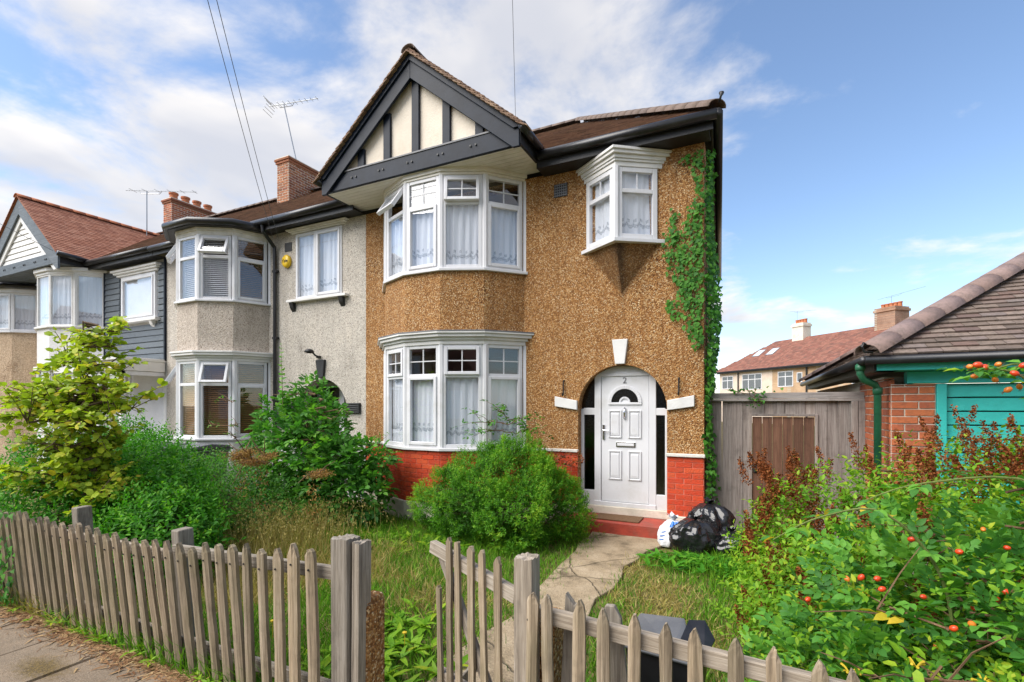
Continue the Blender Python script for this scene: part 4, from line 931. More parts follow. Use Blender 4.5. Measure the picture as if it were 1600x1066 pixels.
# ------------------------------------------------------------------ the farthest house of the row
D_ = thing('tan_house', (-22.0, 0, 0), 'tan rendered house at the far end of the row beyond the white gable', 'house')
def house_D():
    w = MB(); w.box(-27, -19.32, .02, .27, -.05, 5.43); w.build('wall', 'pebble_tan', D_)
    bD = bow(-19.55, .62, 22, 0)
    m = MB(); ring_prism(m, bD, offset_poly(bD, -.14), -.05, 4.0); m.build('bay_apron', 'pebble_tan', D_)
    m = MB(); ring_prism(m, offset_poly(bD, .06), offset_poly(bD, -.12), 4.0, 4.05); ring_prism(m, offset_poly(bD, .05), offset_poly(bD, -.1), 5.2, 5.3); m.build('sill', 'upvc', D_)
    for i in range(5):
        Mx, W = fmat(bD[i], bD[i + 1]); window(D_, Mx, .0, W, 4.05, 5.2, None, low='sash' if i % 2 else 'fixed', cur='net', seed=90 + i)
    m = MB(); bow_prism(m, offset_poly(bD, .15), 5.3, 5.38, .3); m.build('bay_roof', 'lead', D_)
    m = MB(); m.tube([(x, y, 5.37) for x, y in offset_poly(bD, .18)], .06, 8); m.build('gutter', 'black_plastic', D_)
    m = MB(); m.add([(-27, -.33, 5.58), (-19.3, -.33, 5.58), (-19.3, 4.0, 8.44), (-27, 4.0, 8.44), (-19.3, 8.3, 5.58), (-27, 8.3, 5.58)], [(0, 1, 2, 3), (3, 2, 4, 5)]); m.build('roof_deck', 'black_paint', D_)
    SL = math.hypot(1, .66); tiles(D_, (-27, -.36, 5.59), (1, 0, 0), (0, 1, .66), 7.7, 4.36 * SL, 'tiles_brown', seed=23)
    gutter(D_, [(-27, -.37, 5.56), (-20.4, -.37, 5.56)], .065)
house_D()
# ------------------------------------------------------------------ garage with hipped roof
GA = thing('garage', (3.0, 1.5, 0), 'red brick garage with turquoise wooden door and hipped grey-brown tiled roof', 'garage')
def garage():
    x0, x1, y0, y1 = 1.275, 7.6, -1.0, 5.3
    w = MB(); w.box(x0 + .004, 1.632, y0 + .004, y0 + .30, -.05, 2.03); w.box(x0 + .004, x0 + .25, y0 + .30, y1, -.05, 2.12); w.box(x0 + .25, x1, y1 - .2, y1, -.05, 2.1); w.build('wall', 'mortar', GA)
    brick_run(GA, BR_O, (x0, y0), (1.632, y0), .28, 2.03, seed=3, proud=.006, depth=.04, joint=.011)
    brick_run(GA, BR_O, (x0, y0 + 1.575), (x0, y0 + .02), .28, 2.1, seed=6, proud=.006, depth=.04, joint=.011)
    m = MB(); m.box(1.636, 1.715, y0 - .02, y0 + .09, -.02, 2.03); m.build('door_post', 'turquoise', GA, bevel=.006)
    m = MB(); m.box(1.40, 7.4, y0 - .035, y0 + .09, 2.035, 2.155); m.build('lintel', 'turquoise', GA, bevel=.006)
    m = MB(); m.box(1.12, 7.7, -1.215, -1.19, 2.16, 2.265); m.box(1.12, 7.7, -1.19, -.95, 2.158, 2.172); m.build('fascia', 'turquoise', GA, bevel=.004)
    m = MB(); m.box(1.10, 1.125, -1.19, 5.4, 2.16, 2.265); m.box(1.125, 1.30, -1.19, 5.4, 2.158, 2.172); m.build('side_fascia', 'black_paint', GA)
    me = cham_box('door_board', 'turquoise', .05)
    for k in range(15): piece(me, 'door_board', (3.0, y0 + .045 + (.004 if k % 2 else 0), .07 + k * .135), 0, (2.55, .04, .124), GA)
    m = MB(); m.box(1.72, 4.3, y0 + .068, y0 + .09, 0, 2.03); m.build('door_backing', 'black_paint', GA)
    # roof
    ez = 2.29; p = .63; ex, ey = 1.05, -1.25; half = 3.375; apx = (ex + half, ey + half, ez + p * half); rx = 7.85
    m = MB(); m.add([(ex, ey, ez), (rx, ey, ez), (rx, 5.5, ez), (ex, 5.5, ez), apx, (rx - half, ey + half, ez + p * half)], [(0, 1, 5, 4), (1, 2, 5), (2, 3, 4, 5), (3, 0, 4)]); m.build('roof_deck', 'black_paint', GA)
    SL = math.hypot(1, p); rn = random.Random(4); gauge = .105; tw = .19; spots = []
    for j in range(int(half * SL / gauge)):
        s0 = j * gauge; x = ex - (tw / 2 if j % 2 else 0)
        while x < 6.2:
            if x + tw * .6 > ex + s0 / SL and x < rx - s0 / SL: spots.append((x + tw / 2, ey + s0 / SL, ez + p * s0 / SL))
            x += tw
    spots.sort(key=lambda q: (q[0]) ** 2 + (q[1] + 7.2) ** 2 + max(0, q[0] - 3.0) * 60 + max(0, q[2] - 3.9) * 60)
    mb = MB(); l = gauge * 1.4; mb.add([(-tw / 2 + .003, 0, .024), (tw / 2 - .003, 0, .024), (tw / 2 - .002, l, .003), (-tw / 2 + .002, l, .003), (-tw / 2 + .003, 0, .042), (tw / 2 - .003, 0, .042), (tw / 2 - .002, l, .018), (-tw / 2 + .002, l, .018)], [(0, 3, 2, 1), (4, 5, 6, 7), (0, 1, 5, 4), (1, 2, 6, 5), (2, 3, 7, 6), (3, 0, 4, 7)])
    me = bpy.data.meshes.new('roof_tile'); me.from_pydata(mb.v, [], mb.f); me.materials.append(MATS['tile_garage'])
    for q in spots[:296]: piece(me, 'roof_tile', (q[0], q[1], q[2] + rn.uniform(-.002, .003)), parent=GA, rot=(math.atan(p) + rn.uniform(-.02, .02), rn.uniform(-.012, .012), rn.uniform(-.01, .01)))
    m_tiles('tiles_garage', [(.105, .08, .068), (.165, .125, .10), (.22, .17, .14), (.13, .085, .075)])
    mb = MB()
    for q in spots[296:]:
        mb.M = Matrix.Translation(q) @ Matrix.Rotation(math.atan(p), 4, 'X'); mb.rv = rn.uniform(.05, 1)
        mb.add([(-tw / 2 + .003, 0, .024), (tw / 2 - .003, 0, .024), (tw / 2 - .002, l, .003), (-tw / 2 + .002, l, .003), (-tw / 2 + .003, 0, .042), (tw / 2 - .003, 0, .042), (tw / 2 - .002, l, .018), (-tw / 2 + .002, l, .018)], [(0, 3, 2, 1), (4, 5, 6, 7), (0, 1, 5, 4), (1, 2, 6, 5), (2, 3, 7, 6), (3, 0, 4, 7)])
    mb.build('more_roof_tiles', 'tiles_garage', GA, kind='stuff')
    tiles(GA, (ex, 5.5, ez), (0, -1, 0), (1, 0, p), 6.75, half * SL, 'tiles_garage', clip=lambda u, q: q / SL < min(u, 6.75 - u) + .05, gauge=.105, tw=.19, seed=61, name='side_roof_tiles')
    ridge_tiles(GA, (ex - .02, ey - .02, ez + .035), (apx[0], apx[1], apx[2] + .05), 'ridge_tile', .33, .135, flat=.8)
    ridge_tiles(GA, (ex - .02, 5.52, ez + .035), (apx[0], apx[1], apx[2] + .05), 'ridge_tile', .33, .12, flat=.8)
    m = MB(); m.tube([(ex + .02, ey - .03, ez + .05), (ex - .05, ey - .07, ez + .05), (ex - .075, ey - .085, ez + .10), (ex - .06, ey - .07, ez + .14), (ex - .03, ey - .05, ez + .12)], .012, 8); m.build('hip_iron', 'black_paint', GA)
    gutter(GA, [(ex - .04, -1.275, 2.262), (rx, -1.275, 2.275)], .044); gutter(GA, [(ex - .04, -1.26, 2.262), (ex - .04, 5.5, 2.275)], .044)
    m = MB(); m.tube([(1.0, -1.10, 2.24), (1.0, -1.10, 2.14), (1.03, -1.08, 2.08), (1.14, -1.0, 2.03), (1.17, -.97, 1.98), (1.17, -.97, .05)], .034, 12); m.lathe([(.042, 2.17), (.046, 2.20), (.042, 2.23)], (1.0, -1.10, 0), 12); m.lathe([(.042, 1.93), (.045, 1.97), (.042, 2.0)], (1.17, -.97, 0), 12); m.build('downpipe', 'green_paint', GA, smooth=True)
garage()

# ------------------------------------------------------------------ boarded side fence with its gate
SF = thing('side_fence', (.4, .3, 0), 'tall grey weathered close-board fence between the brown house and the garage', 'fence')
def side_fence():
    rn = random.Random(12); Y = .30; x = -.62
    while x < 1.27:
        w = rn.uniform(.115, .145); mid = x + w / 2
        z0 = 1.685 if .0 < mid < .745 else -.02
        m = MB(); m.M = Matrix.Translation((mid, Y, z0)) @ Matrix.Rotation(rn.uniform(-.006, .006), 4, 'Y')
        yo = .0 if len(SF.children) % 2 else .013; m.box(-w / 2 - .003, w / 2 + .003, yo, yo + .0125, 0, 1.90 - z0 + rn.uniform(-.01, .0))
        o = m.build('board', 'wood_board', SF, bevel=.003); x += w
    for x0, x1, y0, y1, z0, z1, n in ((-.60, 1.27, Y - .035, Y + .05, 1.905, 1.985, 'cap_rail'), (-.60, 1.27, Y - .05, Y - .001, 1.872, 1.902, 'cap_moulding'), (-.03, .005, Y - .02, Y + .05, 0, 1.70, 'gate_jamb'), (.742, .775, Y - .02, Y + .05, 0, 1.70, 'gate_jamb'), (.005, .742, Y - .021, Y + .05, 1.668, 1.70, 'gate_head')):
        m = MB(); m.box(x0, x1, y0, y1, z0, z1); m.build(n, 'wood_board_h' if 'cap' in n else 'wood_board', SF, bevel=.004)
    for x0 in (1.13, 1.205):
        m = MB(); m.box(x0, x0 + .07, Y - .06, Y - .002, 0, 1.87); m.build('post', 'wood_board', SF, bevel=.004)
side_fence()
SG = thing('side_gate', (.37, .3, 0), 'dark brown planked wooden gate set in the grey side fence', 'gate')
for i in range(6):
    m = MB(); x = .010 + i * .1215; m.box(x, x + .117, .305, .33, .02, 1.66); m.build('plank', 'wood_gate', SG, bevel=.004)
m = MB(); m.box(.02, .09, .285, .304, .90, 1.02); m.build('latch', 'black_paint', SG, bevel=.004)
m = MB(); m.box(.035, .075, .27, .286, .915, .965); m.build('padlock', 'chrome', SG, bevel=.006)

# ------------------------------------------------------------------ picket fences and broken gate
def picket_mesh(w, h, t, rnd, sharp=.07):
    a = w / 2; u = lambda k=.006: rnd.uniform(-k, k)
    R_ = [(a + u(.004), h * k + u(.02)) for k in (.0, .2, .38, .55, .74)]; L_ = [(-a + u(.004), h * k + u(.02)) for k in (.74, .55, .38, .2, .0)]
    v = R_ + [(a + u(.003), h - sharp + u()), (a * .62 + u(.004), h - sharp * .42 + u()), (a * .15, h + u()), (-a * .15 + u(.003), h + u()), (-a * .62 + u(.004), h - sharp * .42 + u()), (-a + u(.003), h - sharp + u())] + L_
    return v
def picket(parent, x, y, z0, h, lean=0., out=0., w=.062, t=.02, sharp=.07, mat='wood_picket', name='picket', rz=0., rn=random):
    out_ = picket_mesh(w, h, t, rn, sharp); n = len(out_); half = n // 2; m = MB(); c = rn.uniform(-.15, .15) * w
    R1, L1 = out_[:half], out_[half:][::-1]
    vs = [(a, -t * .35, b) for a, b in R1] + [((a + q) / 2 + c, -t * .5 - .006, (b + d) / 2) for (a, b), (q, d) in zip(R1, L1)] + [(a, -t * .35, b) for a, b in L1] + [(a, t / 2, b) for a, b in R1] + [(a, t / 2, b) for a, b in L1]
    k = half; f = []
    for i in range(k - 1): f += [(k + i, i, i + 1, k + i + 1), (2 * k + i, k + i, k + i + 1, 2 * k + i + 1), (i, 3 * k + i, 3 * k + i + 1, i + 1), (4 * k + i, 2 * k + i, 2 * k + i + 1, 4 * k + i + 1), (3 * k + i, 4 * k + i, 4 * k + i + 1, 3 * k + i + 1)]
    f += [(k - 1, 4 * k - 1, 5 * k - 1, 3 * k - 1, 2 * k - 1), (0, k, 2 * k, 4 * k, 3 * k)]
    m.add(vs, f)
    me = bpy.data.meshes.new(name); me.from_pydata(m.v, [], m.f); me.materials.append(MATS[mat])
    o = bpy.data.objects.new(name, me); COL.objects.link(o); o.parent = parent
    o.location = Vector((x, y, z0)) - wloc(parent); o.rotation_euler = (out, lean, rz)
    return o
FL = thing('picket_fence', (-4.3, -5.12, 0), 'long leaning weathered picket fence along the pavement', 'fence')
def left_fence():
    rn = random.Random(21); x = -8.6
    while x < -2.25:
        k = min(1, max(0, (x + 3.75) / 1.2)); lean = R(-5.2) * (1 - k) + R(-2.0) * k + R(rn.uniform(-1.6, 1.6)); out = R(3.6) * (1 - k) + R(.3) * k
        zt = (.86 if x < -3.7 else .86 + (x + 3.7) * .11) + rn.uniform(-.03, .02)
        h = zt + .06; xb = x + math.sin(-lean) * h + .0
        if x > -5.4: nz = zt - .12; m = MB(); nx = xb + math.sin(lean) * (nz + .06); ny = -5.15 + (1 - k) * .045 - math.sin(out) * (nz + .06); m.tube([(nx, ny - .014, nz), (nx, ny - .024, nz)], .006, 7); m.build('nail', 'black_paint', FL)
        picket(FL, xb, -5.15 + math.sin(out) * 0 + (1 - k) * .045, -.06, h, lean, out, w=rn.uniform(.060, .076), t=.027, sharp=rn.uniform(.03, .08), rn=rn); x += .131 + rn.uniform(-.012, .012)
    def rail(a, b, z0, z1, y=-5.085, h=.075, t=.04): 
        m = MB(); L = (Vector((b, 0, z1)) - Vector((a, 0, z0))).length; m.box(-L / 2, L / 2, -t / 2, t / 2, -h / 2, h / 2)
        o = m.build('rail', 'wood_rail', None, bevel=.005); o.parent = FL; o.location = Vector(((a + b) / 2, y, (z0 + z1) / 2)) - wloc(FL); o.rotation_euler = (0, -math.atan2(z1 - z0, b - a), 0)
    rail(-8.6, -5.15, .70, .73, -5.10); rail(-5.1, -3.75, .73, .745, -5.10); rail(-3.7, -2.1, .79, .855)
    rail(-8.6, -5.15, .16, .16, -5.07); rail(-5.1, -3.75, .16, .15, -5.07); rail(-3.7, -2.1, .15, .17, -5.07)
    for x, w, h, ln in ((-7.0, .09, .93, -3), (-5.02, .095, .985, -4), (-3.66, .092, .95, -2)):
        m = MB(); m.M = Matrix.Translation((x, -5.01 if x < -2.2 else -5.06, -.08)) @ Matrix.Rotation(R(ln), 4, 'Y') @ Matrix.Rotation(R(1.5 if x < -3 else 0), 4, 'X')
        m.box(-w / 2, w / 2, -.055, .055, 0, h + .06); m.build('post', 'wood_post', FL, bevel=.01)
left_fence()
def rough_post(parent, x, y, wx, wy, h, seed, lean=0.):
    rn = random.Random(seed); n = 7; levels = [-.08, .15, .35, .55, .75, .9, h]; vs = []; prof = []
    for k in range(4 * n): 
        e, t = divmod(k, n); t = t / n; q = [(-1 + 2 * t, -1), (1, -1 + 2 * t), (1 - 2 * t, 1), (-1, 1 - 2 * t)][e]; g = 1 - (.07 if rn.random() < .10 else .0) - rn.uniform(0, .018); prof.append((q[0] * wx / 2 * g, q[1] * wy / 2 * g, rn.uniform(-.010, .004)))
    for z in levels: vs += [(x + a + lean * z, y + b, z + (c if z == h else 0)) for a, b, c in prof]
    m = 4 * n; f = [(l * m + i, l * m + (i + 1) % m, (l + 1) * m + (i + 1) % m, (l + 1) * m + i) for l in range(len(levels) - 1) for i in range(m)]
    vs.append((x + lean * h, y, h - .004)); f += [((len(levels) - 1) * m + i, (len(levels) - 1) * m + (i + 1) % m, len(vs) - 1) for i in range(m)]
    mb = MB(); mb.add(vs, f); return mb.build('post', 'wood_post', parent)
rough_post(FL, -2.10, -5.06, .12, .11, 1.06, 3, -.005); rough_post(FL, -2.012, -5.04, .05, .10, 1.045, 5, .01)
FR = thing('picket_fence', (-.2, -5.12, 0), 'short weathered picket fence run with square gate post below the rose bush', 'fence')
def right_fence():
    rn = random.Random(23)
    for x, z in ((-.921, .962), (-.817, .97), (-.696, .968), (-.573, .948), (-.447, .949), (-.32, .933), (-.19, .933), (-.058, .927), (.072, .916), (.209, .904), (.343, .893), (.475, .88), (.61, .87), (.745, .86), (.88, .86), (1.02, .86), (1.16, .86)):
        picket(FR, x + rn.uniform(-.006, .006), -5.12, -.06, z + .06, R(rn.uniform(-1.5, 1.)), R(.5), w=rn.uniform(.050, .056), sharp=rn.uniform(.045, .065), rn=rn)
        m = MB(); m.tube([(x, -5.131, z - .125), (x, -5.137, z - .125)], .006, 8); m.build('nail', 'black_paint', FR)
    for z0, z1, h in ((.855, .735, .07), (.25, .16, .07)):
        m = MB(); a, b = -.92, 1.3; L = math.hypot(b - a, z1 - z0); m.box(-L / 2, L / 2, -.022, .022, -h / 2, h / 2)
        o = m.build('rail', 'wood_rail', None, bevel=.006); o.parent = FR; o.location = Vector(((a + b) / 2, -5.083, (z0 + z1) / 2)) - wloc(FR); o.rotation_euler = (0, -math.atan2(z1 - z0, b - a), 0)
    rough_post(FR, -.965, -5.05, .092, .10, 1.10, 8)
    m = MB(); m.M = Matrix.Translation((-.80, -5.0, -.06)) @ Matrix.Rotation(R(3), 4, 'Y'); m.prism([(-.035, -.02, 0), (.035, -.02, 0), (.03, -.02, .98), (.01, -.02, .95), (-.035, -.02, 1.0)], (0, .04, 0)); m.build('stake', 'wood_post', FR, bevel=.004)
    m = MB(); m.M = Matrix.Translation((-.47, -5.0, -.06)) @ Matrix.Rotation(R(-6), 4, 'Y'); m.prism([(-.045, -.02, 0), (.045, -.02, 0), (.045, -.02, .93), (.02, -.02, .985), (-.02, -.02, .985), (-.045, -.02, .93)], (0, .03, 0)); m.build('stake', 'wood_post', FR, bevel=.004)
right_fence()
GT = thing('garden_gate', (-1.0, -5.05, 0), 'broken picket gate hanging open across the garden path', 'gate')
def gate():
    P = Vector((-1.03, -5.02, 0)); Q = Vector((-1.66, -4.80, 0)); d = (Q - P).normalized(); ang = math.atan2(d.y, d.x); rn = random.Random(9); n = Vector((d.y, -d.x, 0))
    if n.y > 0: n = -n
    for i, (t, z) in enumerate(((.10, 1.06), (.20, 1.07), (.30, 1.075), (.405, 1.08), (.49, 1.085))):
        p = P + d * t + n * .03; picket(GT, p.x, p.y, .06, z - .06, R(rn.uniform(-1, 2)), 0, w=.042, t=.02, sharp=.03, rz=ang, rn=rn)
    p = P + d * .57 + n * .03; picket(GT, p.x, p.y, .05, .74, R(2), 0, w=.036, t=.02, sharp=.01, rz=ang, rn=rn)
    def bar(name, a, b, w, h, mat='wood_rail'):
        a, b = Vector(a), Vector(b); L = (b - a).length; m = MB(); m.box(0, L, -w / 2, w / 2, -h / 2, h / 2); o = m.build(name, mat, None, bevel=.005); o.parent = GT
        o.location = a - wloc(GT); dd = (b - a).normalized(); o.rotation_euler = (0, -math.asin(dd.z), math.atan2(dd.y, dd.x))
    bar('rail', (P.x, P.y, .885), (P + d * .70 + Vector((0, 0, .99))).to_tuple(), .045, .07); bar('rail', (P.x, P.y, .26), (P + d * .62 + Vector((0, 0, .27))).to_tuple(), .045, .07)
    bar('brace', (P + d * .60 + Vector((0, 0, .95))).to_tuple(), (P + d * .12 + Vector((0, 0, .22))).to_tuple(), .03, .06)
gate()
m = MB(); m.M = Matrix.Translation((-1.63, -4.93, .05)) @ Matrix.Rotation(R(62), 4, 'Z') @ Matrix.Rotation(R(-34), 4, 'Y'); m.box(0, .42, -.01, .01, -.03, .03)
tag(m.build('loose_picket', 'wood_post', None, bevel=.004), 'pale loose fence slat fallen beside the broken gate', 'slat')
for x, y, h, lb in ((-2.03, -4.97, .70, 'low pebbledash stub pier beside the long picket fence end'), (-.905, -4.93, .79, 'low pebbledash stub pier behind the square gate post')):
    m = MB(); m.box(x - .055, x + .055, y - .06, y + .10, -.06, h - .03); m.prism([(x - .055, y - .06, h - .03), (x + .055, y - .06, h - .03), (x + .04, y - .06, h), (x - .04, y - .06, h)], (0, .16, 0))
    tag(m.build('gate_pier', 'pebble_brown', None, bevel=.012), lb, 'pier')

# ------------------------------------------------------------------ bins, bags
from mathutils import noise as mnoise
def bag(name, c, r, lab, mat='bag_black', knot=True, seed=0, flat=.8, tilt=0.):
    rn = random.Random(seed); e = thing(name, (c[0], c[1], 0), lab, 'bag')
    n1, n2 = 72, 48; v = []
    ph = [rn.uniform(0, 6) for _ in range(8)]
    for j in range(n2 + 1):
        th = math.pi * j / n2
        for i in range(n1):
            a = 2 * math.pi * i / n1
            k = 1 + .09 * math.sin(3 * a + ph[0] + 2 * th) + .06 * math.sin(5 * a + ph[1] - 3 * th) + .045 * math.sin(9 * a + ph[2] + 2 * th) * (1 - .5 * th / math.pi)
            dv = Vector((math.sin(th) * math.cos(a), math.sin(th) * math.sin(a), math.cos(th))); q = dv * 2.6 + Vector((seed * 3.1, 0, 0)); k *= 1 + .16 * (.5 - abs(mnoise.noise(q * 1.1))) + .05 * (.3 - abs(mnoise.noise(q * 2.6)))
            pinch = math.sin(th) ** .75
            pleat = 1 + (.12 * math.sin(9 * a + ph[3] + 1.2 * math.sin(2 * a)) + .07 * math.sin(17 * a + ph[4] + math.sin(3 * a))) * max(0, 1 - th / 2.0)
            x = r[0] * pinch * k * pleat * math.cos(a); y = r[1] * pinch * k * pleat * math.sin(a); z = r[2] * (math.cos(th) * .9 + .05 * math.sin(4 * a + ph[5]) * pinch)
            if z < -r[2] * .72: z = -r[2] * .72 + (z + r[2] * .72) * .15
            v.append((x + tilt * (z + r[2]), y, z + r[2] * .75))
    f = [(j * n1 + i, j * n1 + (i + 1) % n1, (j + 1) * n1 + (i + 1) % n1, (j + 1) * n1 + i)[::-1] for j in range(n2) for i in range(n1)]
    m = MB(); m.add([(c[0] + x, c[1] + y, c[2] + z) for x, y, z in v], f); m.build('sack', mat, e, smooth=True)
    if knot:
        top = Vector((c[0] + tilt * r[2] * 1.9, c[1], c[2] + r[2] * 1.62)); m = MB()
        for k in range(9):
            a = 2 * math.pi * k / 9 + rn.uniform(-.2, .2); q = Vector((math.cos(a), math.sin(a), 0)); l = rn.uniform(.05, .10)
            w = Vector((-q.y, q.x, 0)) * .035
            m.add([top, top + q * l * .6 + w + Vector((0, 0, l * .7)), top + q * l + Vector((0, 0, l * .9 + .01)), top + q * l * .7 - w + Vector((0, 0, l * .6))], [(0, 1, 2, 3)])
        m.build('knot', mat, e)
    return e
bag('rubbish_bag', (-.50, -.34, 0.0), (.27, .25, .33), 'tallest black rubbish sack heaped against the red brick pier', seed=1, tilt=.02)
bag('rubbish_bag', (-.68, -.70, 0.0), (.27, .25, .24), 'crumpled black rubbish sack tied at the neck, beside the white carrier bag', seed=2, tilt=.12)
bag('rubbish_bag', (-.22, -.62, 0.0), (.25, .22, .17), 'flattened black rubbish sack at the foot of the side fence', seed=5)
wb = bag('carrier_bag', (-1.0, -.60, 0.0), (.13, .11, .21), 'small white carrier bag with blue print beside the door step', 'bag_white', True, 4, tilt=.25)
def print_patch(name, a0, a1, t0, t1, stripes):
    src = [o for o in wb.children if o.name.startswith('sack')][0].data; n1 = 72; m = MB(); o = wloc(wb)
    for f in src.polygons:
        j, i = divmod(min(f.vertices), n1); i = min(v % n1 for v in f.vertices) if max(v % n1 for v in f.vertices) - min(v % n1 for v in f.vertices) < 5 else 71
        a = i / n1; t = j / 48
        if a0 <= a < a1 and t0 <= t < t1 and (not stripes or j % 4 == 0):
            m.add([Vector(src.vertices[v].co) + o + src.vertices[v].normal * .004 for v in f.vertices], [(0, 1, 2, 3)])
    m.build(name, 'bag_blue', wb, smooth=True)
print_patch('blue_patch', .72, .93, .12, .30, False); print_patch('printed_stripe', .60, .68, .38, .62, True)
def wheelie(x, y, lab, rz=0.):
    e = thing('wheelie_bin', (x, y, 0), lab, 'bin', 'wheelie bins outside the grey house'); T = Matrix.Translation((x, y, 0)) @ Matrix.Rotation(rz, 4, 'Z')
    m = MB(T); m.add([(-.22, -.25, .05), (.22, -.25, .05), (.22, .25, .05), (-.22, .25, .05), (-.28, -.33, .98), (.28, -.33, .98), (.28, .33, .98), (-.28, .33, .98)], [(0, 3, 2, 1), (4, 5, 6, 7), (0, 1, 5, 4), (1, 2, 6, 5), (2, 3, 7, 6), (3, 0, 4, 7)]); m.box(-.30, .30, -.35, .35, .955, 1.0); m.build('body', 'bin_grey', e, bevel=.02)
    m = MB(T); m.prism([(-.305, -.37, 1.005), (-.305, .34, 1.02), (-.305, .34, 1.07), (-.305, .0, 1.105), (-.305, -.36, 1.06)], (.61, 0, 0)); m.build('lid', 'bin_grey', e, bevel=.015)
    m = MB(T); m.tube([(-.25, .40, 1.0), (.25, .40, 1.0)], .018, 8); m.build('handle', 'black_plastic', e)
    for s in (-1, 1): m = MB(T @ Matrix.Translation((s * .22, .27, .10)) @ Matrix.Rotation(R(90), 4, 'Y')); m.lathe([(.1, -.025), (.1, .025)], (0, 0, 0), 16); m.build('wheel', 'black_plastic', e)
wheelie(-9.85, -1.55, 'dark grey wheelie bin below the grey house bay, further from the downpipe', R(4)); wheelie(-9.18, -1.45, 'dark grey wheelie bin below the grey house bay, nearer the downpipe', R(-5))
RB = thing('recycling_box', (-.38, -4.55, 0), 'dark grey plastic recycling box with buckled lid behind the short picket fence', 'box')
RM = Matrix.Translation((-.42, -4.36, .075)) @ Matrix.Rotation(R(-8), 4, 'Z') @ Matrix.Scale(.66, 4) @ Matrix.Translation((.39, 4.54, .12))
m = MB(RM); m.add([(-.62, -4.70, -.23), (-.16, -4.70, -.23), (-.16, -4.38, -.23), (-.62, -4.38, -.23), (-.68, -4.76, .50), (-.10, -4.76, .50), (-.10, -4.32, .50), (-.68, -4.32, .50)], [(0, 3, 2, 1), (0, 1, 5, 4), (1, 2, 6, 5), (2, 3, 7, 6), (3, 0, 4, 7)]); m.build('body', 'black_plastic', RB, bevel=.01)
m = MB(RM); m.box(-.70, -.08, -4.785, -4.30, .50, .535); m.build('rim', 'bin_grey', RB, bevel=.01)
m = MB(RM); m.add([(-.72, -4.78, .545), (-.28, -4.78, .545), (-.16, -4.66, .56), (-.30, -4.34, .66), (-.70, -4.32, .60), (-.72, -4.78, .575), (-.28, -4.78, .575), (-.16, -4.66, .585), (-.30, -4.34, .685), (-.70, -4.32, .63)], [(4, 3, 2, 1, 0), (5, 6, 7, 8, 9), (0, 1, 6, 5), (1, 2, 7, 6), (2, 3, 8, 7), (3, 4, 9, 8), (4, 0, 5, 9)]); m.build('lid', 'bin_grey', RB, bevel=.008)
m = MB(RM); m.prism([(-.27, -4.74, .56), (-.06, -4.70, .545), (-.03, -4.45, .60), (-.13, -4.36, .70), (-.25, -4.40, .69)], (0, 0, .012)); m.build('lid_flap', 'black_plastic', RB)

# ------------------------------------------------------------------ terraces seen behind the side fence
FM = Matrix.Translation((-3.2, 52.4, 0)) @ Matrix.Rotation(math.atan2(-.733, .68), 4, 'Z')
m_brick('far_brick', [(.42, .24, .12), (.46, .28, .15)], .9, (.33, .17, .09), .5)
def far_house(name, lab, s0, s1, wall, wins, hipL=False, chim=None):
    e = thing(name, tuple(FM @ Vector(((s0 + s1) / 2, 0, 0))), lab, 'house', 'terrace beyond the side fence')
    m = MB(FM); m.box(s0, s1, 0, .3, -.05, 5.4)
    m.box(s0, s0 + .3, .3, 8, -.05, 5.4); m.build('wall', wall, e)
    hx = s0 + (4. if hipL else 0)
    m = MB(FM); m.add([(s0 - (.3 if hipL else 0), -.35, 5.4), (s1, -.35, 5.4), (s1, 4, 8.5), (hx, 4, 8.5), (s0 - (.3 if hipL else 0), 8.3, 5.4), (s1, 8.3, 5.4)], [(0, 1, 2, 3), (3, 2, 5, 4), (0, 3, 4)]); m.build('roof_deck', 'tiles_far', e)
    SL = math.hypot(1, .713); O = FM @ Vector((s0 - .3 * hipL, -.37, 5.42)); U = FM.to_3x3() @ Vector((1, 0, 0)); S = FM.to_3x3() @ Vector((0, 1, .713))
    tiles(e, O, U, S, s1 - s0 + .3 * hipL, 4.37 * SL, 'tiles_far', clip=(lambda u, q: u > q / SL * .98 - .1) if hipL else None, gauge=.27, tw=.30, seed=int(s0 * 10), th=.05)
    m = MB(FM); m.tube([(s0, -.42, 5.38), (s1, -.42, 5.38)], .07, 8); m.box(s0, s1, -.36, -.33, 5.22, 5.40); m.build('gutter', 'black_plastic', e)
    for (a, b, z0, z1, nx) in wins:
        m = MB(FM); rect_frame(m, a, b, z0, z1, .07, -.03, .05)
        for i in range(1, nx): x = a + (b - a) * i / nx; m.box(x - .04, x + .04, -.025, .045, z0 + .07, z1 - .07)
        if nx > 1: m.box(a + .07, b - .07, -.02, .04, z0 + (z1 - z0) * .63, z0 + (z1 - z0) * .63 + .07)
        w = m.build('window', 'upvc', e); m = MB(FM); m.box(a + .06, b - .06, -.01, .0, z0 + .06, z1 - .06); m.build('pane', 'glass', w)
        m = MB(FM); m.box(a + .05, b - .05, -.006, -.002, z0 + .05, z1 - .05); m.build('backing', 'bin_grey', w)
    return e
E1 = far_house('rendered_house', 'far pink rendered house with two skylights in its brown roof', 0., 7.35, 'pink_render', [(.4, 2.1, 3.55, 4.95, 2), (3.4, 6.05, 3.4, 5.0, 3)], True)
E2 = far_house('brick_house', 'far yellow brick house between the pink one and the dark drainpipe', 7.36, 11.3, 'far_brickwork', [(8.05, 9.8, 3.55, 5.0, 2), (10.2, 10.8, 3.9, 4.8, 1)])
E3 = far_house('brick_house', 'far yellow brick house nearest the garage roof, below the wide brick chimney', 11.31, 22., 'far_brickwork', [(12.1, 14.1, 3.5, 4.9, 2), (15.5, 17.5, 3.5, 4.9, 2)])
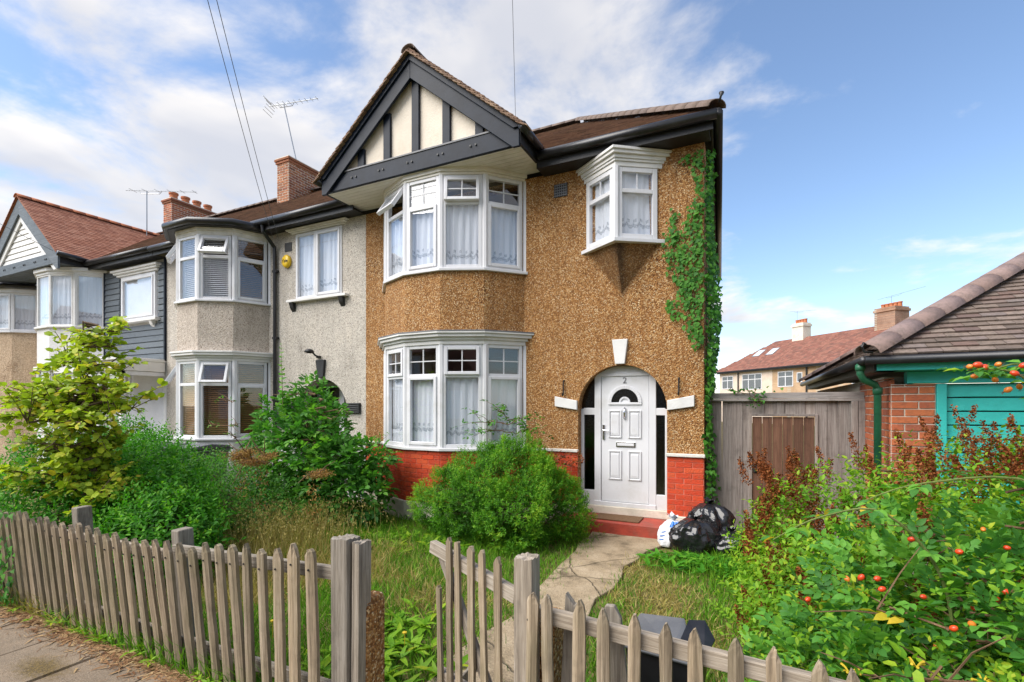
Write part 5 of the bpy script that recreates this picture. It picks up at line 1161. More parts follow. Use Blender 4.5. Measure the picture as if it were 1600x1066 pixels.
m = MB(FM); m.tube([(11.3, -.1, 0), (11.3, -.1, 5.3)], .07, 8); m.build('downpipe', 'black_plastic', E2)
m = MB(FM); m.tube([(2.9, -.1, 0), (2.9, -.1, 5.3)], .06, 8); m.build('downpipe', 'black_plastic', E1)
for s in (2.9, 4.7):
    m = MB(FM); a = math.atan(.713); T = FM @ Matrix.Translation((s, 1.7, 5.42 + .713 * 2.05)) @ Matrix.Rotation(a, 4, 'X'); m.M = T; rect_frame(m, 0, 1.0, 0, 1.25, .08, 0, 0)
    m = MB(T); m.box(0, 1., 0, 1.3, .02, .10); sk = m.build('skylight', 'lead', E1); m = MB(T); m.box(.1, .9, .12, 1.18, .101, .108); m_plain('sky_glass', (.55, .62, .70), .1, .02); m.build('pane', 'sky_glass', sk)
def far_chimney(e, s, w, d, z0, z1, mat, pots, y=4.):
    m = MB(FM); m.box(s - w / 2, s + w / 2, y - d / 2, y + d / 2, z0, z1); m.box(s - w / 2 - .08, s + w / 2 + .08, y - d / 2 - .08, y + d / 2 + .08, z1 - .35, z1 - .15); c = m.build('chimney', mat, e)
    for i in range(pots):
        m = MB(FM); m.lathe([(.16, z1), (.15, z1 + .3), (.18, z1 + .32), (.18, z1 + .4)], (s - w / 2 + w * (i + .5) / pots, y, 0), 10); m.build('chimney_pot', 'terracotta', c)
far_chimney(E2, 7.0, 1.3, 1.0, 7.7, 10.0, 'plinth_cream', 4); far_chimney(E3, 15.8, 1.7, 1.6, 7.8, 9.9, 'far_stock', 5)
m = MB(); gx = Vector((-7.5, 66, 0)); e4 = thing('gabled_house', tuple(gx), 'small far house with white gable left of the pink house roof', 'house')
m.box(gx.x - 4, gx.x + 1.5, 66, 74, 0, 5.6); m.build('wall', 'pink_render', e4); m = MB(); m.prism([(gx.x - 4.4, 65.6, 5.6), (gx.x + 1.9, 65.6, 5.6), (gx.x - 1.25, 65.6, 8.3)], (0, 9, 0)); m.build('roof', 'tiles_far', e4)
m = MB(); m.prism([(gx.x - 3.6, 65.5, 5.75), (gx.x + 1.1, 65.5, 5.75), (gx.x - 1.25, 65.5, 7.75)], (0, .08, 0)); m.build('gable', 'white_paint', e4)

# ------------------------------------------------------------------ aerials and wires
def aerial(name, base, top, boom, lab, n=9, refl=True):
    e = thing(name, base, lab, 'aerial'); base, top, boom = Vector(base), Vector(top), Vector(boom); b = boom.normalized()
    m = MB(); m.tube([base, top], .016, 6); m.build('mast', 'alu', e)
    m = MB(); m.bar(top - boom * .3, top + boom * .7, .02, .02); m.build('boom', 'alu', e)
    side = b.cross(Vector((0, 0, 1))).normalized()
    for i in range(n):
        p = top - boom * .2 + boom * (.88 * i / (n - 1)); l = .16 - .008 * i
        m = MB(); m.tube([p - side * l, p + side * l], .006, 5); m.build('element', 'alu', e)
    if refl:
        for s in (-1, 1):
            for k in range(3):
                p = top - boom * .28 + Vector((0, 0, s * .08 * (k + .6))) - b * .05 * k; m = MB(); m.tube([p - side * .22, p + side * .22], .007, 5); m.build('reflector_rod', 'alu', e)
    m = MB(); m.tube([top - boom * .12, top - boom * .08 - Vector((0, 0, .10)), top + boom * .18 - Vector((0, 0, .10)), top + boom * .22], .009, 6); m.build('bracket', 'alu', e)
aerial('roof_aerial', (-12.38, 3.4, 9.1), (-12.9, 3.35, 11.05), (1.5, .5, .12), 'television aerial on the tall brick chimney behind the gable')
aerial('roof_aerial', (-17.6, 2.0, 7.3), (-17.6, 2.0, 8.75), (2.2, .9, -.12), 'television aerial rising behind the red tiled gable roof', 6, False)
aerial('roof_aerial', tuple(FM @ Vector((6.5, 4, 9.))), tuple(FM @ Vector((6.5, 4, 11.3))), (2.4, 0, .0), 'television aerial beside the far cream chimney', 5, False)
aerial('roof_aerial', tuple(FM @ Vector((15.8, 4, 9.8))), tuple(FM @ Vector((15.8, 4, 10.9))), (3.2, 0, .8), 'television aerial on the far wide brick chimney', 5, False)
def wire(lab, a, b, sag=.15, r=.0045):
    a, b = Vector(a), Vector(b); pts = [a.lerp(b, t / 20) - Vector((0, 0, sag * 4 * (t / 20) * (1 - t / 20))) for t in range(21)]
    m = MB(); m.tube(pts, r, 5); tag(m.build('telephone_wire', 'cable', None), lab, 'wire')
wire('telephone wire dropping to the grey house eaves, left one of the pair', (-8.75, -.3, 5.2), (-3.6, -6.0, 8.2)); wire('telephone wire dropping to the grey house eaves, right one of the pair', (-8.6, -.3, 5.2), (-3.45, -6.0, 8.2))
wire('thin wire rising from the lower end of the dark gable board', (-2.98, -.95, 5.85), (-1.1, -5.2, 8.4), .05, .003)
wire('wire crossing in front of the white-boarded gable', (-16.0, -1.0, 5.75), (-16.6, -4.5, 7.4), .05, .006)

def opposite(x):
    e = thing('opposite_house', (x, -22, 0), 'red-roofed house across the road, mirrored in the front windows', 'house', 'houses across the road')
    m = MB(); m.box(x - 3.1, x + 3.1, -29, -22, -.05, 5.4); m.build('wall', 'pebble_tan', e)
    m = MB(); m.prism([(x - 3.15, -21.6, 5.4), (x - 3.15, -29.4, 5.4), (x - 3.15, -25.5, 8.4)], (6.3, 0, 0)); m.build('roof', 'tiles_far', e)
    m = MB(); m.prism([(x - 3.0, -21.3, 5.3), (x + .2, -21.3, 5.3), (x - 1.4, -21.3, 7.2)], (0, -3, 0)); m.build('gable', 'tiles_far', e)
    for a, b, z0, z1 in ((-2.6, -.4, 1.0, 2.7), (-2.6, -.4, 3.8, 5.2), (.9, 2.2, 3.9, 5.2)):
        m = MB(); rect_frame(m, x + a, x + b, z0, z1, .09, -21.99, -21.9); m.box(x + (a + b) / 2 - .05, x + (a + b) / 2 + .05, -21.985, -21.9, z0, z1); w = m.build('window', 'upvc', e); m = MB(); m.box(x + a + .05, x + b - .05, -21.985, -21.96, z0 + .05, z1 - .05); m.build('pane', 'sky_glass', w)
    m = MB(); m.box(x + 1.0, x + 2.0, -22.0, -21.9, 0, 2.1); m.build('door', 'navy_paint', e)
for x in (-22.6, -16.3, -10, -3.7, 2.6, 8.9): opposite(x)
from mathutils import noise as mno
# ------------------------------------------------------------------ plants
def nrm(a): return a / np.maximum(np.linalg.norm(a, axis=1, keepdims=True), 1e-9)
def leaf_arrays(P, D, N, L, W, rnd, shape='oval', fold=.18, droop=.18):
    """vertices and faces of many leaves: base points P, axis D, face normal N, length L, width W"""
    n = len(P); D = nrm(D); S = nrm(np.cross(D, N)); U = np.cross(S, D)
    L = L[:, None]; W = W[:, None]
    if shape == 'small':
        v = np.stack([P, P + D * L * .45 - S * W * .5 + U * W * fold, P + D * L - U * L * droop, P + D * L * .45 + S * W * .5 + U * W * fold], 1)
        f = np.array([[0, 2, 1], [0, 3, 2]]); fq = None
    elif shape == 'blade':
        v = np.stack([P - S * W * .5, P + S * W * .5, P + D * L * .55 + S * W * .4 - U * L * droop * .25, P + D * L * .55 - S * W * .4 - U * L * droop * .25, P + D * L * .97 - U * L * droop], 1)
        f = np.array([[0, 1, 2], [0, 2, 3], [3, 2, 4]])
    else:
        if shape == 'round': a, b, ws, w2 = .28, .72, .46, .46
        elif shape == 'ivy': a, b, ws, w2 = .18, .55, .55, .36
        elif shape == 'long': a, b, ws, w2 = .28, .66, .5, .36
        else: a, b, ws, w2 = .3, .66, .46, .40
        z = lambda t: -U * L * droop * t * t
        m1 = P + D * L * a + z(a); m2 = P + D * L * b + z(b)
        v = np.stack([P, m1 - S * W * ws + U * W * fold, m1, m1 + S * W * ws + U * W * fold, m2 - S * W * w2 + U * W * fold * .8, m2, m2 + S * W * w2 + U * W * fold * .8, P + D * L + z(1.)], 1)
        f = np.array([[0, 2, 1], [0, 3, 2], [1, 2, 5], [1, 5, 4], [2, 3, 6], [2, 6, 5], [4, 5, 7], [5, 6, 7]])
    k = v.shape[1]; F = (f[None] + (np.arange(n) * k)[:, None, None]).reshape(-1, 3)
    return v.reshape(-1, 3), F, np.repeat(rnd, k)
def tri_mesh(name, V, F, rnd, mat, parent=None, kind=None, smooth=False):
    o = np.array(wloc(parent)) if parent else np.zeros(3)
    me = bpy.data.meshes.new(name); me.vertices.add(len(V)); me.vertices.foreach_set('co', (V - o).astype(np.float32).ravel())
    me.loops.add(len(F) * 3); me.loops.foreach_set('vertex_index', F.astype(np.int32).ravel())
    me.polygons.add(len(F)); me.polygons.foreach_set('loop_start', np.arange(0, len(F) * 3, 3, dtype=np.int32)); me.polygons.foreach_set('loop_total', np.full(len(F), 3, dtype=np.int32))
    a = me.attributes.new('rnd', 'FLOAT', 'POINT'); a.data.foreach_set('value', np.clip(rnd, 0, 1).astype(np.float32)); me.update(); me.validate()
    if smooth: me.polygons.foreach_set('use_smooth', [True] * len(F))
    me.materials.append(MATS[mat]); ob = bpy.data.objects.new(name, me); COL.objects.link(ob); ob.parent = parent
    if kind: ob['kind'] = kind
    return ob
def leaves(name, parent, P, D, N, L, W, rnd, mat, shape='oval', fold=.18, droop=.18, kind='stuff'):
    V, F, r = leaf_arrays(P, D, N, L, W, rnd, shape, fold, droop); return tri_mesh(name, V, F, r, mat, parent, kind)
G_ = RNG
def rv(n, s=1.): return G_.normal(0, s, (n, 3))
def lobed_points(n, lobes, shell=.45):
    """points near the surface of a union of ellipsoids, with outward directions"""
    lb = np.array(lobes); w = lb[:, 3] * lb[:, 4] + lb[:, 3] * lb[:, 5]; idx = G_.choice(len(lb), n * 2, p=w / w.sum())
    d = nrm(G_.normal(0, 1, (n * 2, 3))); r = 1 - shell * G_.random(n * 2) ** 1.6
    c, rad = lb[idx, :3], lb[idx, 3:6]; p = c + d * rad * r[:, None]; out = nrm(d / rad)
    keep = p[:, 2] > .03
    for k in range(len(lb)):  # drop points deep inside another lobe
        q = (p - lb[k, :3]) / lb[k, 3:6]; keep &= ~((np.linalg.norm(q, axis=1) < .55) & (idx != k))
    p, out = p[keep][:n], out[keep][:n]; return p, out
def shoot_leaves(p, out, m, length, lsize, up=.5, jitter=.35, aspect=.5, flat=.55):
    """m leaves along each of the shoots starting at p"""
    n = len(p); d = nrm(out * .8 + np.array([0, 0, up]) + rv(n, jitter)); le = length * G_.uniform(.5, 1.3, n)
    a = nrm(np.cross(d, rv(n))); b = np.cross(d, a); Ps, Ds, Ns, Ls, Rs = [], [], [], [], []; base = G_.random(n)
    for k in range(m):
        t = (k + .4) / m; ph = k * 2.4 + base * 6.28
        side = a * np.cos(ph)[:, None] + b * np.sin(ph)[:, None]
        Ps.append(p + d * (le * t)[:, None]); D = nrm(side * .85 + d * (.35 + .6 * t) + rv(n, .15)); Ds.append(D)
        Ns.append(nrm(np.array([0, 0, flat]) + out * .35 + d * .3 + rv(n, .3))); Ls.append(lsize * G_.uniform(.6, 1.2, n) * (1 - .25 * t)); Rs.append(np.clip(base * .55 + .35 * t + G_.normal(.05, .12, n), 0, 1))
    P, D, N, L, Rn = map(np.concatenate, (Ps, Ds, Ns, Ls, Rs)); return P, D, N, L, L * aspect, Rn
def twigs(parent, name, base, tips, mat, r0=.018, r1=.004, wob=.10, seg=6, side=0, rn=random):
    m = MB(); ends = []
    for t in tips:
        b = Vector(base) + Vector((rn.uniform(-.08, .08), rn.uniform(-.08, .08), 0)); t = Vector(t); pts = []
        off = [Vector((rn.uniform(-wob, wob), rn.uniform(-wob, wob), rn.uniform(-wob, wob) * .5)) for _ in range(seg + 1)]
        for i in range(seg + 1):
            k = i / seg; q = b.lerp(t, k); q.z = b.z + (t.z - b.z) * (1 - (1 - k) ** 1.5 * .0 - 0) ; pts.append(q + off[i] * math.sin(math.pi * k))
        m.tube(pts, [r0 + (r1 - r0) * i / seg for i in range(seg + 1)], 5); ends.append(pts)
        for _ in range(side):
            i = rn.randint(seg // 3, seg - 1); p = pts[i]; d = (pts[i + 1] - pts[i]).normalized(); l = rn.uniform(.18, .45)
            e = p + (d + Vector((rn.uniform(-1, 1), rn.uniform(-1, 1), rn.uniform(-.3, .7)))).normalized() * l; mid = p.lerp(e, .5) + Vector((rn.uniform(-.03, .03), rn.uniform(-.03, .03), .02))
            m.tube([p, mid, e], [r1 * 1.6, r1 * 1.2, r1 * .7], 4); ends.append([p, mid, e])
    m.build(name, mat, parent, kind='stuff'); return ends

# --- tall straggling shrub with lime-yellow round leaves, left of the picture
S1 = thing('lime_shrub', (-6.6, -4.35, 0), 'tall straggly shrub with round yellow-green leaves and bare brown branches behind the long picket fence', 'shrub')
def lime_shrub():
    rn = random.Random(31); tips = []
    for i in range(44):
        a = rn.uniform(0, 6.28); z = rn.uniform(.75, 2.1); r = rn.uniform(.3, 1.) * (.95 - .25 * abs(z - 1.1)); tips.append((-6.9 + r * math.cos(a), -4.42 + r * .55 * math.sin(a), z))
    tips += [(-6.35, -4.3, 2.5), (-6.25, -4.2, 2.68), (-5.95, -4.25, 2.0), (-5.85, -4.25, 1.8), (-7.0, -4.4, 2.4), (-7.3, -4.4, 2.3), (-6.15, -4.35, 2.2)]
    ends = twigs(S1, 'branches', (-6.6, -4.35, 0), tips, 'bark', .020, .004, .16, 8, 8, rn)
    P, D = [], []
    for pts in ends:
        n = 17 if len(pts) > 3 else 11
        for k in range(n):
            t = (.35 + .65 * k / (n - 1)) * (len(pts) - 1.001); i = int(t); q = pts[i].lerp(pts[i + 1], t - i); d = (pts[i + 1] - pts[i]).normalized()
            for _ in range(2):
                P.append(q + Vector((rn.uniform(-.03, .03),) * 3)); D.append(d * .4 + Vector((rn.uniform(-1, 1), rn.uniform(-1, 1), rn.uniform(-.4, .5))))
    P, D = np.array([tuple(x) for x in P]), np.array([tuple(x) for x in D]); n = len(P); keep = G_.random(n) < .62; P, D = P[keep], D[keep]; n = len(P)
    L = G_.uniform(.045, .09, n); rnd = np.clip(G_.normal(.42, .2, n) + (G_.random(n) < .07) * .6, 0, 1)
    leaves('crown', S1, P, D, nrm(np.array([.15, -.35, .9]) + rv(n, .5)), L, L * .8, rnd, 'leaf_lime', 'round', .10, .22)
lime_shrub()

# --- privet-like bushes behind the long fence
def privet(name, lab, lobes, n, size, mat, base, m=7, aspect=.46, length=.24):
    e = thing(name, base, lab, 'bush'); p, out = lobed_points(n, lobes); P, D, N, L, W, Rn = shoot_leaves(p, out, m, length, size, .55, .35, aspect)
    leaves('crown', e, P, D, N, L, W, Rn, mat, 'oval', .16, .15)
    k = max(30, n // 18); p, out = lobed_points(k, lobes, .15); P, D, N, L, W, Rn = shoot_leaves(p, out * .5, 11, .28, size * .95, 1.0, .3, aspect); leaves('upright_shoots', e, P, D, N, L, W, np.clip(Rn + .2, 0, 1), mat, 'oval', .16, .15)
    tips = [tuple(np.array(l[:3]) + G_.uniform(-.4, .4, 3) * np.array(l[3:6])) for l in lobes for _ in range(6)]
    twigs(e, 'stems', (base[0], base[1], 0), tips, 'bark', .014, .004, .12, 6, 1, random.Random(5)); return e
privet('privet_bush', 'dense glossy green leafy bush behind the middle of the long picket fence', [(-6.6, -3.8, .56, .6, .55, .54), (-5.95, -3.95, .48, .6, .5, .46), (-5.45, -4.15, .40, .5, .42, .40), (-7.3, -3.4, .75, .7, .6, .62), (-6.4, -3.5, .6, .35, .35, .35), (-5.75, -4.2, .35, .7, .35, .38)], 3600, .068, 'leaf_privet', (-5.8, -3.8, 0))
privet('privet_bush', 'dark green bush at the picture edge under the lime-leaved shrub', [(-7.0, -4.45, .5, .6, .45, .55), (-7.6, -4.2, .7, .7, .6, .7), (-6.6, -4.65, .35, .4, .28, .38)], 1700, .062, 'leaf_privet', (-7.2, -4.4, 0))
privet('hedge_bush', 'low bush with upright shoots in front of the glazed white porch', [(-10.0, -2.3, .75, .7, .7, .75), (-9.5, -2.9, .6, .6, .5, .6), (-10.9, -1.9, .6, .7, .7, .62)], 1700, .08, 'leaf_privet', (-10.0, -2.4, 0), 6)
privet('low_shrub', 'low tangled shrub with brownish twigs below the wheelie bins', [(-7.3, -2.6, .45, .75, .6, .55), (-6.7, -2.3, .42, .6, .5, .48), (-7.9, -2.0, .45, .7, .5, .5), (-6.35, -3.1, .34, .55, .4, .38), (-5.9, -2.6, .3, .45, .4, .35)], 2100, .05, 'leaf_elder', (-7.2, -2.4, 0), 6)

# --- large compound-leaved shrub against the boundary of the two houses
def pinnate(P0, D0, nl, rl, lsize, aspect=.45, up=None):
    """leaflets of pinnate leaves: rachis start P0, direction D0, nl pairs plus a tip leaflet"""
    n = len(P0); D0 = nrm(D0); U = nrm(np.array([0, 0, 1.]) + rv(n, .35) - D0 * D0[:, 2:3]); S = nrm(np.cross(D0, U)); U = np.cross(S, D0); Ps, Ds, Ns, Ls, Rs = [], [], [], [], []; r0 = G_.random(n)
    for k in range(nl):
        t = (k + .7) / (nl + .4); droop = -.35 * t * t
        c = P0 + D0 * rl[:, None] * t + np.array([0, 0, 1.]) * (rl * droop)[:, None] * .6
        for s in (-1, 1): Ps.append(c); Ds.append(nrm(S * s * .85 + D0 * .55 + rv(n, .10))); Ns.append(nrm(U + S * s * -.15 + rv(n, .15))); Ls.append(lsize * G_.uniform(.8, 1.15, n)); Rs.append(r0)
    Ps.append(P0 + D0 * rl[:, None] - np.array([0, 0, 1.]) * (rl * .2)[:, None]); Ds.append(D0 + np.array([0, 0, -.3])); Ns.append(U); Ls.append(lsize * 1.1 * np.ones(n)); Rs.append(r0)
    P, D, N, L, Rn = map(np.concatenate, (Ps, Ds, Ns, Ls, Rs)); return P, D, N, L, L * aspect, np.clip(Rn * .8 + G_.normal(.1, .08, len(P)), 0, 1)
S3 = thing('elder_shrub', (-6.2, -1.5, 0), 'large dark green compound-leaved shrub between the grey house porch and the bay', 'shrub')
def elder():
    lobes = [(-6.35, -1.45, 1.15, .62, .55, .80), (-5.75, -1.55, .75, .62, .55, .62), (-6.9, -1.5, .85, .6, .55, .8), (-6.6, -1.3, 1.7, .35, .35, .55), (-5.4, -1.5, .45, .5, .45, .42), (-7.25, -1.35, 1.25, .35, .4, .75), (-5.35, -1.25, .95, .32, .3, .3)]
    p, out = lobed_points(2000, lobes, .5); n = len(p); D = nrm(out * .9 + np.array([0, 0, .15]) + rv(n, .3))
    D = nrm(D + rv(n, .3)); P, D2, N, L, W, Rn = pinnate(p, D, 2, G_.uniform(.10, .16, n), .095, .56); N = nrm(N + rv(len(N), .3)); leaves('crown', S3, P, D2, N, L, W, Rn, 'leaf_elder', 'oval', .14, .2)
    rn = random.Random(8); tips = [(-6.3 + rn.uniform(-.8, .8), -1.5 + rn.uniform(-.5, .5), rn.uniform(1., 2.0)) for _ in range(16)]
    ends = twigs(S3, 'stems', (-6.2, -1.5, 0), tips, 'bark', .018, .004, .10, 7, 0, rn)
    m = MB(); m.tube([(-6.72, -1.72, 1.7), (-6.74, -1.72, 2.2), (-6.76, -1.72, 2.82)], [.008, .006, .002], 6); m.build('top_stem', 'stem_green', S3)
    sp = np.array([[-6.725 - .035 * k / 12, -1.72, 1.95 + .07 * k] for k in range(13)]); k2 = np.arange(13); P = np.repeat(sp, 2, 0); a = np.repeat(k2 * 1.57, 2) + np.tile([0, 3.14], 13); n = len(P)
    L = np.repeat(.115 - .006 * k2, 2); leaves('top_shoot', S3, P, np.stack([np.cos(a), np.sin(a), np.full(n, .45)], 1), nrm(np.tile([[0.2, -.5, .8]], (n, 1)) + rv(n, .4)), L, L * .45, G_.uniform(.5, 1, n), 'leaf_elder', 'long', .1, .25)
elder()

# --- rounded bright green bush by the front door
S4 = thing('rounded_bush', (-3.1, -1.1, 0), 'rounded fine-leaved bright green bush in front of the bay beside the door', 'bush')
def hebe():
    lobes = [(-3.15, -1.05, .58, .92, .72, .66), (-3.75, -1.25, .45, .55, .5, .48), (-2.55, -1.15, .45, .55, .55, .50), (-3.0, -.95, .95, .52, .42, .36), (-3.35, -1.5, .42, .5, .42, .42), (-2.75, -1.55, .38, .48, .38, .38), (-4.05, -1.15, .3, .35, .35, .32), (-2.3, -.9, .35, .33, .33, .35)]
    p, out = lobed_points(15000, lobes, .22)
    # tufts: the surface breaks into clumps with hollows between them
    cl = lobed_points(330, lobes, .06)[0]; dm = np.min(np.linalg.norm(p[:, None, :] - cl[None], axis=2), axis=1); keep = dm < .10 + .06 * G_.random(len(p)); p, out, dm = p[keep], out[keep], dm[keep]
    nn = np.array([mno.noise((a * 2.6, b * 2.6, c * 2.6)) for a, b, c in p]); n2 = np.array([mno.noise((a * 6 + 5, b * 6, c * 6)) for a, b, c in p]); keep = n2 > -.42; p, out, dm, nn, n2 = p[keep], out[keep], dm[keep], nn[keep], n2[keep]
    p = p + out * ((.10 - dm) * .8 + nn * .13 + n2 * .04)[:, None]
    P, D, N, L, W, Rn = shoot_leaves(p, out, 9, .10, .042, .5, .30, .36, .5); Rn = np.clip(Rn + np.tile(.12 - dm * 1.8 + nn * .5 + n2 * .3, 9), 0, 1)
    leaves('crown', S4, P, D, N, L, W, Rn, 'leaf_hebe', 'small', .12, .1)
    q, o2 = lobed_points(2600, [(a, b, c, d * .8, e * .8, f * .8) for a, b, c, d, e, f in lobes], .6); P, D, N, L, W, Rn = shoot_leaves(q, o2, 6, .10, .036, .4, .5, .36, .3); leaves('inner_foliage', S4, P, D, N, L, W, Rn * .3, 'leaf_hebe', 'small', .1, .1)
    rn = random.Random(4); twigs(S4, 'stems', (-3.1, -1.1, 0), [tuple(np.array(l[:3]) + G_.uniform(-.7, .7, 3) * np.array(l[3:6])) for l in lobes for _ in range(5)], 'bark', .012, .004, .1, 6, 1, rn)
hebe()

# --- thin rose stems in front of the bay window and by its far corner
def thin_rose(base, tips, lab, n, size=.055, mat='leaf_elder', seed=1):
    e = thing('thin_rose', base, lab, 'rose'); rn = random.Random(seed); ends = twigs(e, 'stems', base, tips, 'twig', .008, .003, .08, 6, 4, rn); P, D = [], []
    for pts in ends:
        for k in range(n):
            t = (.45 + .55 * k / max(1, n - 1)) * (len(pts) - 1.001); i = int(t); P.append(pts[i].lerp(pts[i + 1], t - i)); D.append(Vector((rn.uniform(-1, 1), rn.uniform(-1, 1), rn.uniform(-.2, .6))))
    P, D = np.array([tuple(x) for x in P]), np.array([tuple(x) for x in D]); P2, D2, N, L, W, Rn = pinnate(P, D, 1, G_.uniform(.05, .08, len(P)), size, .6); leaves('crown', e, P2, D2, N, L, W, Rn, mat, 'oval', .14, .2); return e
thin_rose((-3.3, -.6, 0), [(-3.75, -.75, 1.55), (-3.35, -.7, 1.72), (-3.2, -.6, 1.60), (-2.95, -.5, 1.42), (-2.85, -.55, 1.55), (-3.5, -.8, 1.45)], 'thin rose sprays rising behind the rounded bush before the bay window', 4, .055, 'leaf_elder', 3)
thin_rose((-5.75, -.8, 0), [(-5.85, -.7, 1.15), (-5.55, -.75, 1.05), (-5.3, -.9, .95), (-5.7, -.9, .8)], 'small leafy rose climbing at the far corner of the red brick bay', 5, .05, 'leaf_elder', 5)
thin_rose((-2.45, -.25, 0), [(-2.5, -.3, 1.05), (-2.42, -.25, .95), (-2.6, -.35, .8)], 'wilted leafy stem between the rounded bush and the front door', 4, .05, 'seed_brown', 7)
thin_rose((-8.05, -1.6, 0), [(-8.5, -1.5, 1.9), (-8.2, -1.5, 1.5), (-8.8, -1.6, 1.45), (-8.4, -1.4, 1.25)], 'bare dark twigs in front of the grey house bay window', 1, .04, 'leaf_elder', 9)

# --- ivy on the house corner and on the far end of the fence
IV = thing('ivy', (-.55, 0, 0), 'ivy climbing the corner of the brown pebbledash house up to the gutter', 'ivy')
def ivy():
    poly = np.array([(-.97, 4.62), (-1.02, 4.3), (-1.12, 4.05), (-1.06, 3.75), (-.93, 3.55), (-.88, 3.25), (-1.08, 3.28), (-1.0, 3.05), (-.82, 2.98), (-.72, 2.7), (-.60, 2.5), (-.60, 5.3), (-.86, 5.3), (-.70, 5.0), (-.66, 4.7), (-.78, 4.55), (-.86, 4.15), (-.93, 4.3)])
    def inside(x, z):
        c = np.zeros(len(x), bool); j = len(poly) - 1
        for i in range(len(poly)):
            xi, zi = poly[i]; xj, zj = poly[j]; k = ((zi > z) != (zj > z)) & (x < (xj - xi) * (z - zi) / (zj - zi + 1e-9) + xi); c ^= k; j = i
        return c
    x = G_.uniform(-1.15, -.58, 5200); z = G_.uniform(2.4, 5.3, 5200); jit = G_.normal(0, .03, (5200, 2)); k = inside(x + jit[:, 0], z + jit[:, 1]); x, z = x[k], z[k]; n = len(x)
    n0 = min(n, 820); x, z = x[:n0], z[:n0]
    P = np.stack([x, -.02 - G_.random(n0) * .05, z], 1); D = np.stack([G_.normal(0, .6, n0), -.25 * np.ones(n0), -1 + G_.normal(0, .35, n0)], 1); N = nrm(np.array([0, -1., .35]) + rv(n0, .25)); L = G_.uniform(.025, .075, n0)
    leaves('front_leaves', IV, P, D, N, L, L * .85, np.clip(G_.normal(.6, .22, n0), 0, 1), 'leaf_ivy', 'ivy', .08, .2)
    n = 3600; t = G_.random(n) ** 1.6 * 3.4; zz = G_.uniform(.15, 5.3, n); wx = -.584 - .058 * t; bulge = .08 + .12 * np.clip(np.sin(zz * 2.1 + 1) * .5 + .5, 0, 1)
    P = np.stack([wx + .01 + G_.random(n) * bulge, -.06 + t, zz], 1); D = np.stack([.5 + G_.normal(0, .4, n), -.3 + G_.normal(0, .5, n), -.9 + G_.normal(0, .4, n)], 1); N = nrm(np.array([.8, -.7, .4]) + rv(n, .4)); L = G_.uniform(.03, .085, n)
    leaves('side_leaves', IV, P, D, N, L, L * .85, np.clip(G_.normal(.5, .24, n), 0, 1), 'leaf_ivy', 'ivy', .08, .2)
    m = MB(); rn = random.Random(2)
    for k in range(5):
        pts = [(-.62, -.012, 2.6 + k * .3)]
        for i in range(5): pts.append((min(-.6, pts[-1][0] + rn.uniform(-.10, .02)), -.012, min(5.2, pts[-1][2] + rn.uniform(.08, .2))))
        m.tube(pts, .004, 5)
    m.tube([(-.56, .05, .1), (-.57, .2, 2.), (-.6, .4, 4.), (-.6, .3, 5.2)], .02, 6); m.build('stems', 'bark', IV, kind='stuff')
ivy()
def ivy_patch(lab, fn, n, base, size=(.04, .07)):
    e = thing('ivy', base, lab, 'ivy'); P, D, N = fn(n); L = G_.uniform(*size, n); leaves('leaves', e, P, D, N, L, L * .85, G_.random(n), 'leaf_ivy', 'ivy', .08, .2)
    m = MB(); rn = random.Random(n)
    for k in range(6): i, j = rn.randrange(n), rn.randrange(n); m.tube([tuple(P[i]), tuple((P[i] + P[j]) / 2 + np.array([0, -.01, .03])), tuple(P[j])], .005, 4)
    m.build('stems', 'bark', e, kind='stuff')
def fence_ivy(n):
    x = G_.uniform(-7.4, -5.85, n); z = np.abs(G_.normal(.35, .3, n)); P = np.stack([x, -5.19 - G_.random(n) * .05, np.clip(z, .02, .85)], 1); return P, np.stack([G_.normal(0, .7, n), -.3 * np.ones(n), -.8 * np.ones(n)], 1), nrm(np.array([0, -1., .5]) + rv(n, .3))
ivy_patch('ivy trailing over the pavement side of the long picket fence', fence_ivy, 420, (-6.5, -5.2, 0))
def cap_ivy(n):
    x = np.concatenate([G_.normal(-.1, .16, n // 2), G_.normal(.08, .05, n - n // 2)]); z = np.concatenate([2.0 + G_.random(n // 2) * .06, 2.0 - G_.random(n - n // 2) * .22]); return np.stack([x, .24 - G_.random(n) * .04, z], 1), rv(n) + np.array([0, -.3, -.4]), nrm(np.array([0, -.7, .8]) + rv(n, .3))
ivy_patch('ivy sprig hanging over the top rail of the tall side fence', cap_ivy, 70, (0, .25, 1.9), (.03, .05))

